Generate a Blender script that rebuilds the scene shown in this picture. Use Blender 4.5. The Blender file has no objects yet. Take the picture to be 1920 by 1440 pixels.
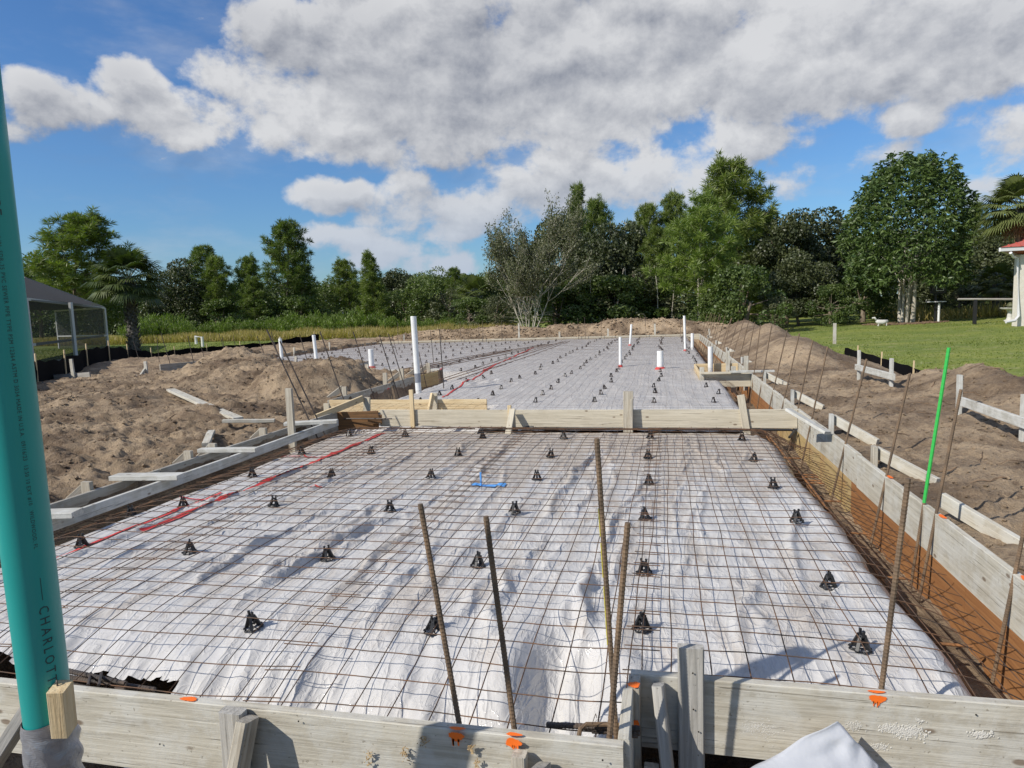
import bpy, math, random
import numpy as np
from mathutils import Vector, Matrix
random.seed(7); rng = np.random.default_rng(11)
C = bpy.context.scene.collection
S = bpy.context.scene

# ------------------------------------------------------------------ camera
F = 1276.0; H = 1.35
Rm = np.array([[0.9759881793459111, 0.009926962438262285, 0.21759717184238175],
               [0.2151869760669988, 0.11101518906636687, -0.9702423373197543],
               [-0.033788150410973744, 0.9937691297345216, 0.10621335922800515]])
CP = np.array([0, 0, H])
cd = bpy.data.cameras.new('camera'); cam = bpy.data.objects.new('camera', cd); C.objects.link(cam)
cd.sensor_width = 36; cd.lens = 36 * F / 1920; cd.clip_start = .05; cd.clip_end = 2000
M4 = Matrix([list(Rm[i]) + [CP[i]] for i in range(3)] + [[0, 0, 0, 1]])
cam.matrix_world = M4
S.camera = cam
def ray(px, py): return Rm @ np.array([px - 960., 720. - py, -F])
def P(px, py, z=0.):
    d = ray(px, py); return CP + d * ((z - H) / d[2])
def PY(px, py, Y):
    d = ray(px, py); return CP + d * (Y / d[1])
def PX(px, py, X):
    d = ray(px, py); return CP + d * (X / d[0])

# ------------------------------------------------------------------ sun + sky + exposure
SUNH = np.array([-.74, -.672]); SUNEL = 38.0
az = math.atan2(SUNH[0], SUNH[1])
sdir = Vector((SUNH[0] * math.cos(math.radians(SUNEL)), SUNH[1] * math.cos(math.radians(SUNEL)), math.sin(math.radians(SUNEL)))).normalized()
sl = bpy.data.lights.new('sun', 'SUN'); sl.energy = 4.9; sl.angle = math.radians(.53); sl.color = (1, .945, .86)
so = bpy.data.objects.new('sun', sl); C.objects.link(so)
so.rotation_euler = (-sdir).to_track_quat('-Z', 'Y').to_euler()
S.view_settings.view_transform = 'Standard'; S.view_settings.look = 'None'
S.view_settings.exposure = 0.0; S.view_settings.gamma = 1; S.view_settings.use_curve_mapping = False

class NT:
    def __init__(s, t): s.t = t; s.n = t.nodes; s.l = t.links
    def new(s, ty, **k):
        n = s.n.new(ty)
        for a, b in k.items(): setattr(n, a, b)
        return n
    def put(s, sock, v):
        if hasattr(v, 'is_output') or isinstance(v, bpy.types.NodeSocket): s.l.new(v, sock)
        else: sock.default_value = v
    def m(s, op, a, b=0., c=0., clamp=False):
        n = s.new('ShaderNodeMath', operation=op, use_clamp=clamp)
        s.put(n.inputs[0], a); s.put(n.inputs[1], b); s.put(n.inputs[2], c); return n.outputs[0]
    def vm(s, op, a, b=(0, 0, 0), sc=None):
        n = s.new('ShaderNodeVectorMath', operation=op)
        s.put(n.inputs[0], a); s.put(n.inputs[1], b)
        if sc is not None: s.put(n.inputs[3], sc)
        return n.outputs[0]
    def noise(s, v, scale, det=4., rough=.55, dist=0.):
        n = s.new('ShaderNodeTexNoise'); s.put(n.inputs['Vector'], v)
        s.put(n.inputs['Scale'], scale); s.put(n.inputs['Detail'], det); s.put(n.inputs['Roughness'], rough); s.put(n.inputs['Distortion'], dist)
        return n.outputs[0]
    def ramp(s, f, a, b, ca=(0, 0, 0, 1), cb=(1, 1, 1, 1)):
        n = s.new('ShaderNodeMapRange', interpolation_type='SMOOTHSTEP'); s.put(n.inputs[0], f); s.put(n.inputs[1], a); s.put(n.inputs[2], b)
        return n.outputs[0]
    def mix(s, f, a, b, bt='MIX'):
        n = s.new('ShaderNodeMix', data_type='RGBA', blend_type=bt)
        s.put(n.inputs[0], f)
        s.put(n.inputs[6], a if not isinstance(a, tuple) else a + (1,) * (4 - len(a)))
        s.put(n.inputs[7], b if not isinstance(b, tuple) else b + (1,) * (4 - len(b)))
        return n.outputs[2]

W = bpy.data.worlds.new('World'); S.world = W; W.use_nodes = True
t = NT(W.node_tree); t.n.clear()
sky = t.new('ShaderNodeTexSky', sky_type='NISHITA', sun_disc=False)
sky.sun_elevation = math.radians(SUNEL); sky.sun_rotation = az % (2 * math.pi)
sky.air_density = 1.25; sky.dust_density = .35; sky.ozone_density = 2.2
tc = t.new('ShaderNodeTexCoord'); G0 = tc.outputs['Generated']
# clouds: banks placed by azimuth / elevation, broken up by noise
def azel(px, py):
    d = ray(px, py); return math.atan2(d[0], d[1]), math.asin(d[2] / np.linalg.norm(d))
BL = [  # centre px, centre py, half width px, half height px, weight
    (80, 190, 95, 58, .85), (30, 240, 90, 40, .8), (260, 165, 70, 48, .9), (320, 225, 150, 52, 1.0),
    (560, 95, 165, 110, 1.15), (800, 130, 300, 170, 1.25), (640, 245, 170, 60, .95), (1130, 90, 300, 180, 1.25), (1480, 110, 340, 130, 1.2),
    (1830, 70, 260, 110, 1.1), (1200, 200, 300, 62, .72), (825, 295, 65, 32, .85), (625, 366, 72, 36, 1.0), (850, 385, 150, 62, 1.0),
    (1030, 345, 220, 70, .9), (1250, 340, 170, 60, .6), (690, 470, 130, 40, .75), (830, 500, 90, 26, .7), (1560, 320, 190, 42, .6),
    (1720, 225, 110, 40, .7), (1880, 240, 90, 60, .6), (1400, 260, 160, 45, .65), (370, 22, 45, 14, .45), (1800, 350, 150, 45, .45)]
SC = 1.0 / F
def field(vec):
    sx = t.new('ShaderNodeSeparateXYZ'); t.put(sx.inputs[0], vec)
    x, y, z = sx.outputs
    A = t.m('ARCTAN2', x, y); E = t.m('ARCSINE', z)
    # warp
    q = t.new('ShaderNodeCombineXYZ'); t.put(q.inputs[0], t.m('MULTIPLY', A, 1.)); t.put(q.inputs[1], t.m('MULTIPLY', E, 1.25)); t.put(q.inputs[2], 3.1)
    qv = q.outputs[0]
    w1 = t.noise(qv, 9., 3., .5)
    A2 = t.m('ADD', A, t.m('MULTIPLY', t.m('SUBTRACT', w1, .5), .10))
    E2 = t.m('ADD', E, t.m('MULTIPLY', t.m('SUBTRACT', t.noise(t.vm('ADD', qv, (7, 3, 1)), 11., 3., .5), .5), .06))
    acc = None
    for (cx, cy, hw, hh, wt) in BL:
        wt = wt * (1.25 if hw < 100 else 1.0)
        a0, e0 = azel(cx, cy); a1, _ = azel(cx + 30, cy); _, e1 = azel(cx, cy - 30)
        ra = hw * abs(a1 - a0) / 30; re = hh * abs(e1 - e0) / 30
        da = t.m('MULTIPLY', t.m('SUBTRACT', A2, a0), 1 / ra); de = t.m('MULTIPLY', t.m('SUBTRACT', E2, e0), 1 / re)
        r = t.m('ADD', t.m('MULTIPLY', da, da), t.m('MULTIPLY', de, de))
        g = t.m('MULTIPLY', t.m('SUBTRACT', 1.35, t.m('MULTIPLY', r, .75)), wt)
        acc = g if acc is None else t.m('SMOOTH_MAX', acc, g, .25)
    # the rest of the sky carries the same broken cumulus
    off = t.ramp(t.m('ABSOLUTE', t.m('ADD', A, .2)), .75, 1.05)
    off2 = t.ramp(E, .55, .75)
    o = t.m('MAXIMUM', off, off2)
    gen = t.m('MULTIPLY', t.m('SUBTRACT', t.noise(qv, 2.6, 2., .5), .47), 9.)
    acc = t.m('ADD', t.m('MULTIPLY', t.m('MAXIMUM', acc, -2.), t.m('SUBTRACT', 1., o)), t.m('MULTIPLY', gen, o))
    n1 = t.noise(qv, 11., 10., .60, .1)
    n2 = t.noise(qv, 5., 2., .5)
    return t.m('ADD', t.m('ADD', acc, t.m('MULTIPLY', t.m('SUBTRACT', n1, .5), 3.7)), t.m('MULTIPLY', t.m('SUBTRACT', n2, .5), 1.6)), t.m('ADD', t.m('MULTIPLY', n1, .45), t.m('MULTIPLY', n2, 1.25)), E
f0, nz, EL = field(G0)
f1, _, _ = field(t.vm('ADD', G0, (-.008, -.003, .018)))
dens = t.ramp(f0, .25, 1.0)
thick = t.ramp(f0, .4, 3.0)
lit = t.m('ADD', t.m('MULTIPLY', t.m('SUBTRACT', f0, f1), .55), .70, clamp=True)
lit = t.m('SUBTRACT', lit, t.m('MULTIPLY', thick, .42))
lit = t.m('ADD', lit, t.m('MULTIPLY', t.m('SUBTRACT', nz, .85), 1.25), clamp=True)
ccol = t.mix(lit, (2.7, 2.95, 3.6), (8.3, 8.35, 8.5))
ccol = t.mix(t.ramp(EL, .22, .03), ccol, (5.8, 6.6, 7.9))
thin = t.noise(t.vm('MULTIPLY', G0, (1, 1, 3)), 3.5, 6., .6)
wisp = t.m('MULTIPLY', t.ramp(thin, .46, .75), .35)
cover = t.m('MULTIPLY', t.m('MAXIMUM', dens, wisp), .96)
skyc = t.mix(1.0, sky.outputs[0], (.60, .93, 1.38), 'MULTIPLY')
col = t.mix(cover, skyc, ccol)
bg = t.new('ShaderNodeBackground'); t.put(bg.inputs[0], col); bg.inputs[1].default_value = .085
wo = t.new('ShaderNodeOutputWorld'); t.l.new(bg.outputs[0], wo.inputs[0])
W.cycles.sampling_method = 'MANUAL'; W.cycles.sample_map_resolution = 512

# ------------------------------------------------------------------ noise
def _h(ix, iy, s):
    n = (ix * 374761393 + iy * 668265263 + s * 982451653) & 0xffffffff
    n = ((n ^ (n >> 13)) * 1274126177) & 0xffffffff
    n = (n ^ (n >> 16)) & 0xffffffff
    return n / 4294967295. * 6.2831853
def pn(x, y, s=0):
    x = np.asarray(x, float); y = np.asarray(y, float)
    xi = np.floor(x).astype(np.int64); yi = np.floor(y).astype(np.int64); xf = x - xi; yf = y - yi
    u = xf * xf * xf * (xf * (xf * 6 - 15) + 10); v = yf * yf * yf * (yf * (yf * 6 - 15) + 10)
    def g(dx, dy):
        a = _h(xi + dx, yi + dy, s); return np.cos(a) * (xf - dx) + np.sin(a) * (yf - dy)
    return ((g(0, 0) * (1 - u) + g(1, 0) * u) * (1 - v) + (g(0, 1) * (1 - u) + g(1, 1) * u) * v) * 1.5
def fbm(x, y, o=4, s=0, r=.5):
    a = 1.; t_ = 0.; f = 1.
    for i in range(o): t_ = t_ + a * pn(x * f, y * f, s + i * 17); a *= r; f *= 2.03
    return t_
def ridge(x, y, o=3, s=0):
    a = 1.; t_ = 0.; f = 1.
    for i in range(o): t_ = t_ + a * (1 - 2.2 * np.abs(pn(x * f, y * f, s + i * 13))); a *= .5; f *= 2.1
    return t_
def ss(a, b, x):
    q = np.clip((x - a) / (b - a), 0, 1); return q * q * (3 - 2 * q)

# ------------------------------------------------------------------ mesh builder
class MB:
    def __init__(s): s.v = []; s.f = []; s.c = []; s.n = 0; s.mi = []; s.w = []
    def add(s, v, f, c=None, w=None):
        v = np.asarray(v, float)
        s.v.append(v); s.f.extend([tuple(i + s.n for i in q) for q in f]); s.n += len(v)
        s.c.append(np.asarray(c, float) if c is not None else v.copy())
        s.w.append(np.full(len(v), random.random()) if w is None else np.broadcast_to(np.asarray(w, float), (len(v),)))
    def box(s, c, d, rz=0.):
        c = np.array(c, float); d = np.array(d, float) / 2
        s.bar(c - np.array([math.cos(rz), math.sin(rz), 0]) * d[0], c + np.array([math.cos(rz), math.sin(rz), 0]) * d[0], d[1] * 2, d[2] * 2)
    def bar(s, p0, p1, w, h, up=(0, 0, 1), seg=1, ch=None, wob=0., cut0=0., cut1=0.):
        p0 = np.array(p0, float); p1 = np.array(p1, float); a = p1 - p0; L = np.linalg.norm(a); a /= L
        up = np.array(up, float); sd = np.cross(a, up)
        if np.linalg.norm(sd) < 1e-4: sd = np.cross(a, (0, 1, 0))
        sd /= np.linalg.norm(sd); up = np.cross(sd, a)
        if ch is None: ch = min(.003, .1 * min(w, h))
        W_, H_ = w / 2, h / 2
        pr = [(-W_ + ch, -H_), (W_ - ch, -H_), (W_, -H_ + ch), (W_, H_ - ch), (W_ - ch, H_), (-W_ + ch, H_), (-W_, H_ - ch), (-W_, -H_ + ch)]
        v = []; c = []; ph = random.uniform(0, 50)
        for i in range(seg + 1):
            q = i / seg; m = p0 + a * L * q
            if wob: m = m + sd * wob * math.sin(q * 5 + ph) + up * wob * .6 * math.sin(q * 7 + ph * 2)
            for (x, y) in pr:
                sh = (cut0 if i == 0 else 0) * y / H_ * h + (cut1 if i == seg else 0) * y / H_ * h
                v.append(m + sd * x + up * y + a * sh); c.append((q * L + ph, x + ph * .37, y + ph * .71))
        f = []
        for i in range(seg):
            for j in range(8):
                k = (j + 1) % 8; f.append((i * 8 + j, i * 8 + k, i * 8 + 8 + k, i * 8 + 8 + j))
        f.append(tuple(range(7, -1, -1))); f.append(tuple(range(seg * 8, seg * 8 + 8)))
        s.add(v, f, c)
    def tube(s, pts, r, sides=6, cap=True, w=None):
        pts = np.array(pts, float); n = len(pts); r = np.broadcast_to(np.asarray(r, float), (n,))
        tg = np.gradient(pts, axis=0); tg /= np.linalg.norm(tg, axis=1)[:, None] + 1e-12
        ref = np.array([0, 0, 1.]) if abs(tg[0][2]) < .9 else np.array([1., 0, 0])
        a = np.cross(tg, ref); a /= np.linalg.norm(a, axis=1)[:, None] + 1e-12; b = np.cross(a, tg)
        th = np.arange(sides) * 2 * math.pi / sides
        v = pts[:, None, :] + r[:, None, None] * (a[:, None, :] * np.cos(th)[None, :, None] + b[:, None, :] * np.sin(th)[None, :, None])
        f = [(i * sides + j, i * sides + (j + 1) % sides, (i + 1) * sides + (j + 1) % sides, (i + 1) * sides + j) for i in range(n - 1) for j in range(sides)]
        if cap: f.append(tuple(range(sides))[::-1]); f.append(tuple(range((n - 1) * sides, n * sides)))
        s.add(v.reshape(-1, 3), f, w=w)
    def lathe(s, prof, c, sides=16):
        c = np.array(c, float); s.tube([c + (0, 0, z) for z, r in prof], [r for z, r in prof], sides)
    def tris(s, v, w=None):   # (n,3,3)
        v = np.asarray(v); n = len(v); k = v.shape[1]
        s.add(v.reshape(-1, 3), [tuple(range(i * k, i * k + k)) for i in range(n)], w=None if w is None else np.repeat(w, k))
    def build(s, name, mat, parent=None, smooth=False, loc=None):
        v = np.concatenate(s.v); o = np.zeros(3)
        if parent is not None:
            o = np.array(parent.location)
            if parent.parent is not None: o = o + np.array(parent.parent.location)
        elif loc is not None: o = np.array(loc, float)
        me = bpy.data.meshes.new(name); fs = s.f
        me.vertices.add(len(v)); me.vertices.foreach_set('co', (v - o).ravel())
        ln = np.array([len(f) for f in fs]); me.loops.add(int(ln.sum())); me.loops.foreach_set('vertex_index', np.array([i for f in fs for i in f], dtype=np.int32))
        me.polygons.add(len(fs)); st = np.concatenate([[0], np.cumsum(ln)[:-1]]); me.polygons.foreach_set('loop_start', st.astype(np.int32))
        me.update(calc_edges=True)
        at = me.attributes.new('bc', 'FLOAT_VECTOR', 'POINT'); at.data.foreach_set('vector', np.concatenate(s.c).ravel())
        at = me.attributes.new('cv', 'FLOAT', 'POINT'); at.data.foreach_set('value', np.concatenate(s.w))
        me.polygons.foreach_set('use_smooth', np.full(len(fs), bool(smooth)))
        me.materials.append(mat)
        ob = bpy.data.objects.new(name, me); C.objects.link(ob)
        if parent is not None: ob.parent = parent
        elif loc is not None: ob.location = loc
        return ob
def grid_mesh(name, X, Y, Z, keep, mat, smooth=True):
    ny, nx = X.shape; v = np.stack([X, Y, Z], -1).reshape(-1, 3)
    idx = np.arange(nx * ny).reshape(ny, nx)
    q = np.stack([idx[:-1, :-1], idx[:-1, 1:], idx[1:, 1:], idx[1:, :-1]], -1).reshape(-1, 4)
    if keep is not None:
        k = (keep[:-1, :-1] & keep[:-1, 1:] & keep[1:, 1:] & keep[1:, :-1]).ravel(); q = q[k]
    used = np.unique(q); rm = np.zeros(nx * ny, int); rm[used] = np.arange(len(used)); q = rm[q]; v = v[used]
    me = bpy.data.meshes.new(name); me.vertices.add(len(v)); me.vertices.foreach_set('co', v.ravel())
    me.loops.add(q.size); me.loops.foreach_set('vertex_index', q.ravel().astype(np.int32))
    me.polygons.add(len(q)); me.polygons.foreach_set('loop_start', (np.arange(len(q)) * 4).astype(np.int32)); me.update(calc_edges=True)
    if smooth: me.polygons.foreach_set('use_smooth', np.ones(len(q), bool))
    me.materials.append(mat); ob = bpy.data.objects.new(name, me); C.objects.link(ob); return ob
def tag(o, label=None, cat=None, group=None, kind=None):
    if label: o['label'] = label
    if cat: o['category'] = cat
    if group: o['group'] = group
    if kind: o['kind'] = kind
    return o
def thing(name, label, cat, loc=(0, 0, 0), group=None):
    o = bpy.data.objects.new(name, None); C.objects.link(o); o.location = tuple(float(q) for q in loc); o.empty_display_size = .1
    return tag(o, label, cat, group)
def copy_tree(o, parent=None):
    c = o.copy(); C.objects.link(c); c.parent = parent
    for ch in o.children: copy_tree(ch, c)
    return c
ORD = ['first', 'second', 'third', 'fourth', 'fifth', 'sixth', 'seventh', 'eighth', 'ninth', 'tenth', 'eleventh', 'twelfth', 'thirteenth', 'fourteenth', 'fifteenth', 'sixteenth', 'seventeenth', 'eighteenth', 'nineteenth', 'twentieth', 'twenty-first', 'twenty-second', 'twenty-third', 'twenty-fourth', 'twenty-fifth']

# ------------------------------------------------------------------ materials
def mat(name, fn=None, col=(.5, .5, .5), rough=.6, **k):
    m = bpy.data.materials.new(name); m.use_nodes = True; t = NT(m.node_tree)
    b = t.n['Principled BSDF']; b.inputs['Base Color'].default_value = tuple(col) + (1,); b.inputs['Roughness'].default_value = rough
    for a, v in k.items(): b.inputs[a.replace('_', ' ')].default_value = v
    if fn: fn(t, b)
    return m
def bump(t, b, h, st=.3, dist=.01, prev=None):
    n = t.new('ShaderNodeBump'); n.inputs['Strength'].default_value = st; n.inputs['Distance'].default_value = dist
    t.put(n.inputs['Height'], h)
    if prev is not None: t.put(n.inputs['Normal'], prev)
    t.l.new(n.outputs[0], b.inputs['Normal']); return n.outputs[0]
def attr(t, n, vec=True):
    a = t.new('ShaderNodeAttribute', attribute_name=n); return a.outputs['Vector'] if vec else a.outputs['Fac']
def wood(name, c0, c1, dirt=(.10, .08, .06), dirtamt=.5, knots=True, paint=None, pamt=.5):
    def fn(t, b):
        v = attr(t, 'bc'); g = t.vm('MULTIPLY', v, (1.6, 34, 34))
        n1 = t.noise(g, 1.3, 5., .6, .6); n2 = t.noise(t.vm('MULTIPLY', v, (6, 130, 130)), 1., 3.)
        c = t.mix(t.ramp(n1, .36, .64), c0, c1)
        big = t.noise(v, 2.2, 4., .6)
        c = t.mix(t.m('MULTIPLY', t.ramp(big, .5, .78), dirtamt), c, dirt)
        st = t.noise(t.vm('MULTIPLY', v, (3, 60, 60)), 1., 6., .7)
        c = t.mix(t.m('MULTIPLY', t.ramp(st, .56, .72), dirtamt), c, dirt)
        if paint:
            pn_ = t.noise(v, 7., 6., .65)
            c = t.mix(t.m('MULTIPLY', t.ramp(pn_, .42, .62), pamt), c, paint)
        sp = t.noise(v, 60., 2., .5)
        c = t.mix(t.m('MULTIPLY', t.ramp(sp, .68, .76), .6), c, dirt)
        if knots:
            vo = t.new('ShaderNodeTexVoronoi'); t.put(vo.inputs['Vector'], t.vm('MULTIPLY', v, (4.2, 9, 9))); vo.inputs['Scale'].default_value = 1.
            k = t.ramp(vo.outputs['Distance'], .13, .07)
            c = t.mix(t.m('MULTIPLY', k, .75), c, (.12, .07, .035))
        t.put(b.inputs['Base Color'], c)
        h = t.m('ADD', t.m('MULTIPLY', n1, .6), t.m('ADD', t.m('MULTIPLY', n2, .5), t.m('MULTIPLY', sp, .25)))
        cr_ = t.ramp(t.noise(t.vm('MULTIPLY', v, (1.1, 55, 55)), 1.6, 3., .5, .4), .66, .70)
        t.put(b.inputs['Base Color'], t.mix(t.m('MULTIPLY', cr_, .55), c, dirt))
        bump(t, b, t.m('SUBTRACT', h, t.m('MULTIPLY', cr_, 1.2)), .7, .005)
    return mat(name, fn, rough=.85)
M = {}
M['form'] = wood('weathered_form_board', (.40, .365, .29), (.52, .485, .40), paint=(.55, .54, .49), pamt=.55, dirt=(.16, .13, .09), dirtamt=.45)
M['formshade'] = wood('shaded_form_board', (.28, .25, .20), (.38, .35, .29), paint=(.42, .41, .38), pamt=.4, dirt=(.12, .10, .07))  # darker copy of the form board, shade of the unlit sides painted in
M['stake'] = wood('weathered_stake', (.34, .30, .235), (.48, .44, .36), dirt=(.13, .10, .07), dirtamt=.5)
M['grey'] = wood('grey_driftwood', (.28, .265, .235), (.42, .40, .36), dirt=(.10, .09, .08), dirtamt=.4)
M['pine'] = wood('fresh_pine', (.56, .42, .235), (.66, .53, .33), dirt=(.35, .22, .10), dirtamt=.25)
M['beam'] = wood('beam_pine', (.46, .41, .31), (.56, .505, .395), dirt=(.22, .17, .11), dirtamt=.3)
M['white'] = wood('limewashed_board', (.40, .39, .345), (.52, .505, .45), paint=(.60, .60, .57), pamt=.6, dirt=(.2, .18, .14), dirtamt=.4)
M['yellow'] = wood('yellow_plywood', (.40, .29, .12), (.46, .34, .17), dirt=(.36, .17, .05), dirtamt=.6, knots=False)
M['orange'] = wood('rust_stained_plywood', (.26, .11, .035), (.33, .15, .05), dirt=(.25, .10, .03), dirtamt=.4, knots=False)
M['brown'] = wood('dark_brown_plywood', (.14, .075, .03), (.22, .11, .04), dirt=(.05, .03, .02), dirtamt=.6, knots=False)  # darker brown than the orange lining
def f_plastic(t, b):
    g = t.new('ShaderNodeNewGeometry').outputs['Position']
    n = t.noise(g, 1.1, 5., .6); n3 = t.noise(g, 26., 4., .7); n5 = t.noise(t.vm('MULTIPLY', g, (3., .8, 1)), 1.7, 6., .65, .8)
    sx = t.new('ShaderNodeSeparateXYZ'); t.put(sx.inputs[0], g)
    c = t.mix(n, (.50, .485, .465), (.62, .605, .58))
    # trodden sandy film, stronger in the middle and towards the beam
    yb = t.ramp(sx.outputs[1], 4.6, 7.6)
    flat = t.m('MAXIMUM', t.ramp(sx.outputs[2], -.17, -.125), t.ramp(sx.outputs[1], 7.4, 7.8))
    film = t.m('MULTIPLY', t.ramp(t.m('ADD', n5, t.m('MULTIPLY', yb, .2)), .44, .64), t.m('ADD', .48, t.m('MULTIPLY', yb, .32)))
    film = t.m('MULTIPLY', t.m('MULTIPLY', film, flat), t.m('SUBTRACT', 1., t.m('MULTIPLY', t.ramp(sx.outputs[1], 8.8, 9.6), .8)))
    c = t.mix(film, c, (.40, .335, .26))
    spk = t.m('MULTIPLY', t.ramp(n3, .55, .70), t.ramp(n5, .40, .6))
    c = t.mix(t.m('MULTIPLY', t.m('MULTIPLY', spk, .65), flat), c, (.24, .20, .17))
    scuff = t.noise(t.vm('MULTIPLY', g, (8, 2.2, 4)), 3., 5., .7)
    c = t.mix(t.m('MULTIPLY', t.m('MULTIPLY', t.ramp(scuff, .52, .70), .35), flat), c, (.36, .36, .38))
    t.put(b.inputs['Base Color'], c)
    t.put(b.inputs['Roughness'], t.m('ADD', .16, t.m('MULTIPLY', t.m('MAXIMUM', film, t.m('MULTIPLY', flat, .6)), .5)))
    w = t.noise(t.vm('MULTIPLY', g, (9, 3.2, 6)), 1.6, 5., .6, 1.2); w2 = t.noise(g, 55., 2.)
    def crease(sc, k, ds):
        q = t.noise(t.vm('MULTIPLY', g, sc), k, 3., .5, ds)
        return t.m('POWER', t.m('SUBTRACT', 1., t.m('MULTIPLY', t.m('ABSOLUTE', t.m('SUBTRACT', q, .5)), 2.)), 14.)
    cr1 = crease((5, .9, 3), 1.2, .6); cr2 = crease((7, 2.6, 5), 1.9, 1.2); cr3 = crease((3, 5, 3), 1.6, 1.)
    h = t.m('ADD', t.m('MULTIPLY', cr1, .9), t.m('ADD', t.m('MULTIPLY', cr2, .4), t.m('MULTIPLY', cr3, .15)))
    bump(t, b, t.m('ADD', h, t.m('ADD', t.m('MULTIPLY', w, .4), t.m('MULTIPLY', w2, .14))), .55, .0105)
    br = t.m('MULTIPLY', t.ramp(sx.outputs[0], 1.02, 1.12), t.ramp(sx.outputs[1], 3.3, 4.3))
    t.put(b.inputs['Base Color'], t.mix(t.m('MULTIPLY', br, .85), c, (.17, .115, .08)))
M['plastic'] = mat('white_plastic_sheet', f_plastic, rough=.35, IOR=1.5)
M['black_plastic'] = mat('black_plastic', col=(.012, .012, .013), rough=.42)
def f_rust(c0, c1):
    def fn(t, b):
        g = t.new('ShaderNodeNewGeometry').outputs['Position']
        n = t.noise(g, 9., 5., .65)
        t.put(b.inputs['Base Color'], t.mix(t.ramp(n, .35, .68), c0, c1))
        bump(t, b, t.noise(g, 260., 2.), .4, .001)
    return fn
M['wire'] = mat('rusty_wire', f_rust((.055, .036, .024), (.155, .075, .034)), rough=.8)
M['rebar'] = mat('rusty_rebar', f_rust((.10, .07, .045), (.20, .13, .075)), rough=.75)
M['rebar_dark'] = mat('dark_rebar', f_rust((.035, .03, .027), (.10, .07, .05)), rough=.6)
M['rebar_orange'] = mat('orange_rust_rebar', f_rust((.16, .075, .03), (.34, .15, .05)), rough=.8)
M['green'] = mat('green_paint', col=(.035, .42, .07), rough=.45)
M['pvc'] = mat('white_pvc', f_rust((.72, .72, .70), (.78, .78, .76)), rough=.35)
M['ink'] = mat('grey_print', col=(.02, .05, .055), rough=.6)
def f_teal(t, b):
    g = t.new('ShaderNodeNewGeometry').outputs['Position']
    n = t.noise(t.vm('MULTIPLY', g, (20, 20, 3)), 1.5, 4.)
    t.put(b.inputs['Base Color'], t.mix(n, (.012, .28, .265), (.018, .32, .30)))
    bump(t, b, t.noise(t.vm('MULTIPLY', g, (90, 90, 6)), 1., 3.), .08, .001)
M['teal'] = mat('teal_pvc', f_teal, rough=.38)
def f_tape(t, b):
    g = attr(t, 'bc')
    n = t.noise(t.vm('MULTIPLY', g, (1, 1, 1)), 14., 3., .5, 1.5)
    w = t.new('ShaderNodeTexWave', wave_type='BANDS', bands_direction='Z'); t.put(w.inputs['Vector'], g); w.inputs['Scale'].default_value = 60; w.inputs['Distortion'].default_value = 1.
    t.put(b.inputs['Base Color'], t.mix(n, (.24, .25, .28), (.36, .37, .40)))
    bump(t, b, t.m('ADD', t.m('MULTIPLY', n, 1.6), t.m('MULTIPLY', w.outputs[0], .03)), .8, .006)
M['tape'] = mat('silver_duct_tape', f_tape, rough=.33, Metallic=.35)
def f_soil(t, b):
    g = t.new('ShaderNodeNewGeometry').outputs['Position']
    n = t.noise(g, .9, 6., .62); n2 = t.noise(g, 9., 6., .7); n3 = t.noise(g, 70., 4., .7)
    c = t.mix(t.ramp(t.m('ADD', t.m('MULTIPLY', n, .6), t.m('MULTIPLY', n2, .4)), .40, .60), (.14, .092, .054), (.45, .335, .215))
    c = t.mix(t.m('MULTIPLY', t.ramp(n2, .52, .66), .75), c, (.095, .058, .034))
    c = t.mix(t.m('MULTIPLY', t.ramp(n2, .46, .30), .45), c, (.48, .375, .25))
    c = t.mix(t.m('MULTIPLY', t.ramp(n3, .60, .70), .5), c, (.07, .05, .038))
    c = t.mix(t.m('MULTIPLY', t.ramp(n3, .40, .28), .35), c, (.46, .40, .33))
    t.put(b.inputs['Base Color'], c)
    bump(t, b, t.m('ADD', n2, t.m('MULTIPLY', n3, .45)), 1., .06)
M['soil'] = mat('sandy_soil', f_soil, rough=.95)
M['clod'] = mat('soil_clods', f_soil, rough=.95)
def f_grass(t, b):
    g = t.new('ShaderNodeNewGeometry').outputs['Position']
    n = t.noise(g, .35, 6., .65); n2 = t.noise(g, 5., 6., .75); n3 = t.noise(t.vm('MULTIPLY', g, (1, 2.2, 1)), 1.2, 5., .7)
    c = t.mix(t.ramp(n, .35, .65), (.125, .17, .020), (.21, .235, .035))
    c = t.mix(t.m('MULTIPLY', t.ramp(n2, .48, .66), .6), c, (.075, .11, .014))
    c = t.mix(t.m('MULTIPLY', t.ramp(n3, .54, .70), .75), c, (.36, .31, .16))
    t.put(b.inputs['Base Color'], c); bump(t, b, n2, .7, .04)
M['lawn'] = mat('lawn_grass', f_grass, rough=.9)
def foliage(name, c0, c1, tr=.3, rough=.5):
    def fn(t, b):
        cv = attr(t, 'cv', False); oi = t.new('ShaderNodeObjectInfo').outputs['Random']
        k = t.m('ADD', t.m('MULTIPLY', cv, .75), t.m('MULTIPLY', oi, .35), clamp=True)
        c = t.mix(k, c0, c1); t.put(b.inputs['Base Color'], c)
        tl = t.new('ShaderNodeBsdfTranslucent'); t.put(tl.inputs[0], t.mix(1., c, (1.2, 1.5, .5), 'MULTIPLY'))
        mx = t.new('ShaderNodeMixShader'); mx.inputs[0].default_value = tr
        t.l.new(b.outputs[0], mx.inputs[1]); t.l.new(tl.outputs[0], mx.inputs[2]); t.l.new(mx.outputs[0], t.n['Material Output'].inputs[0])
    return mat(name, fn, rough=rough)
M['needles'] = foliage('pine_needles', (.060, .098, .017), (.185, .225, .048))
M['needles_light'] = foliage('light_pine_needles', (.095, .150, .024), (.245, .305, .066))
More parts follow.
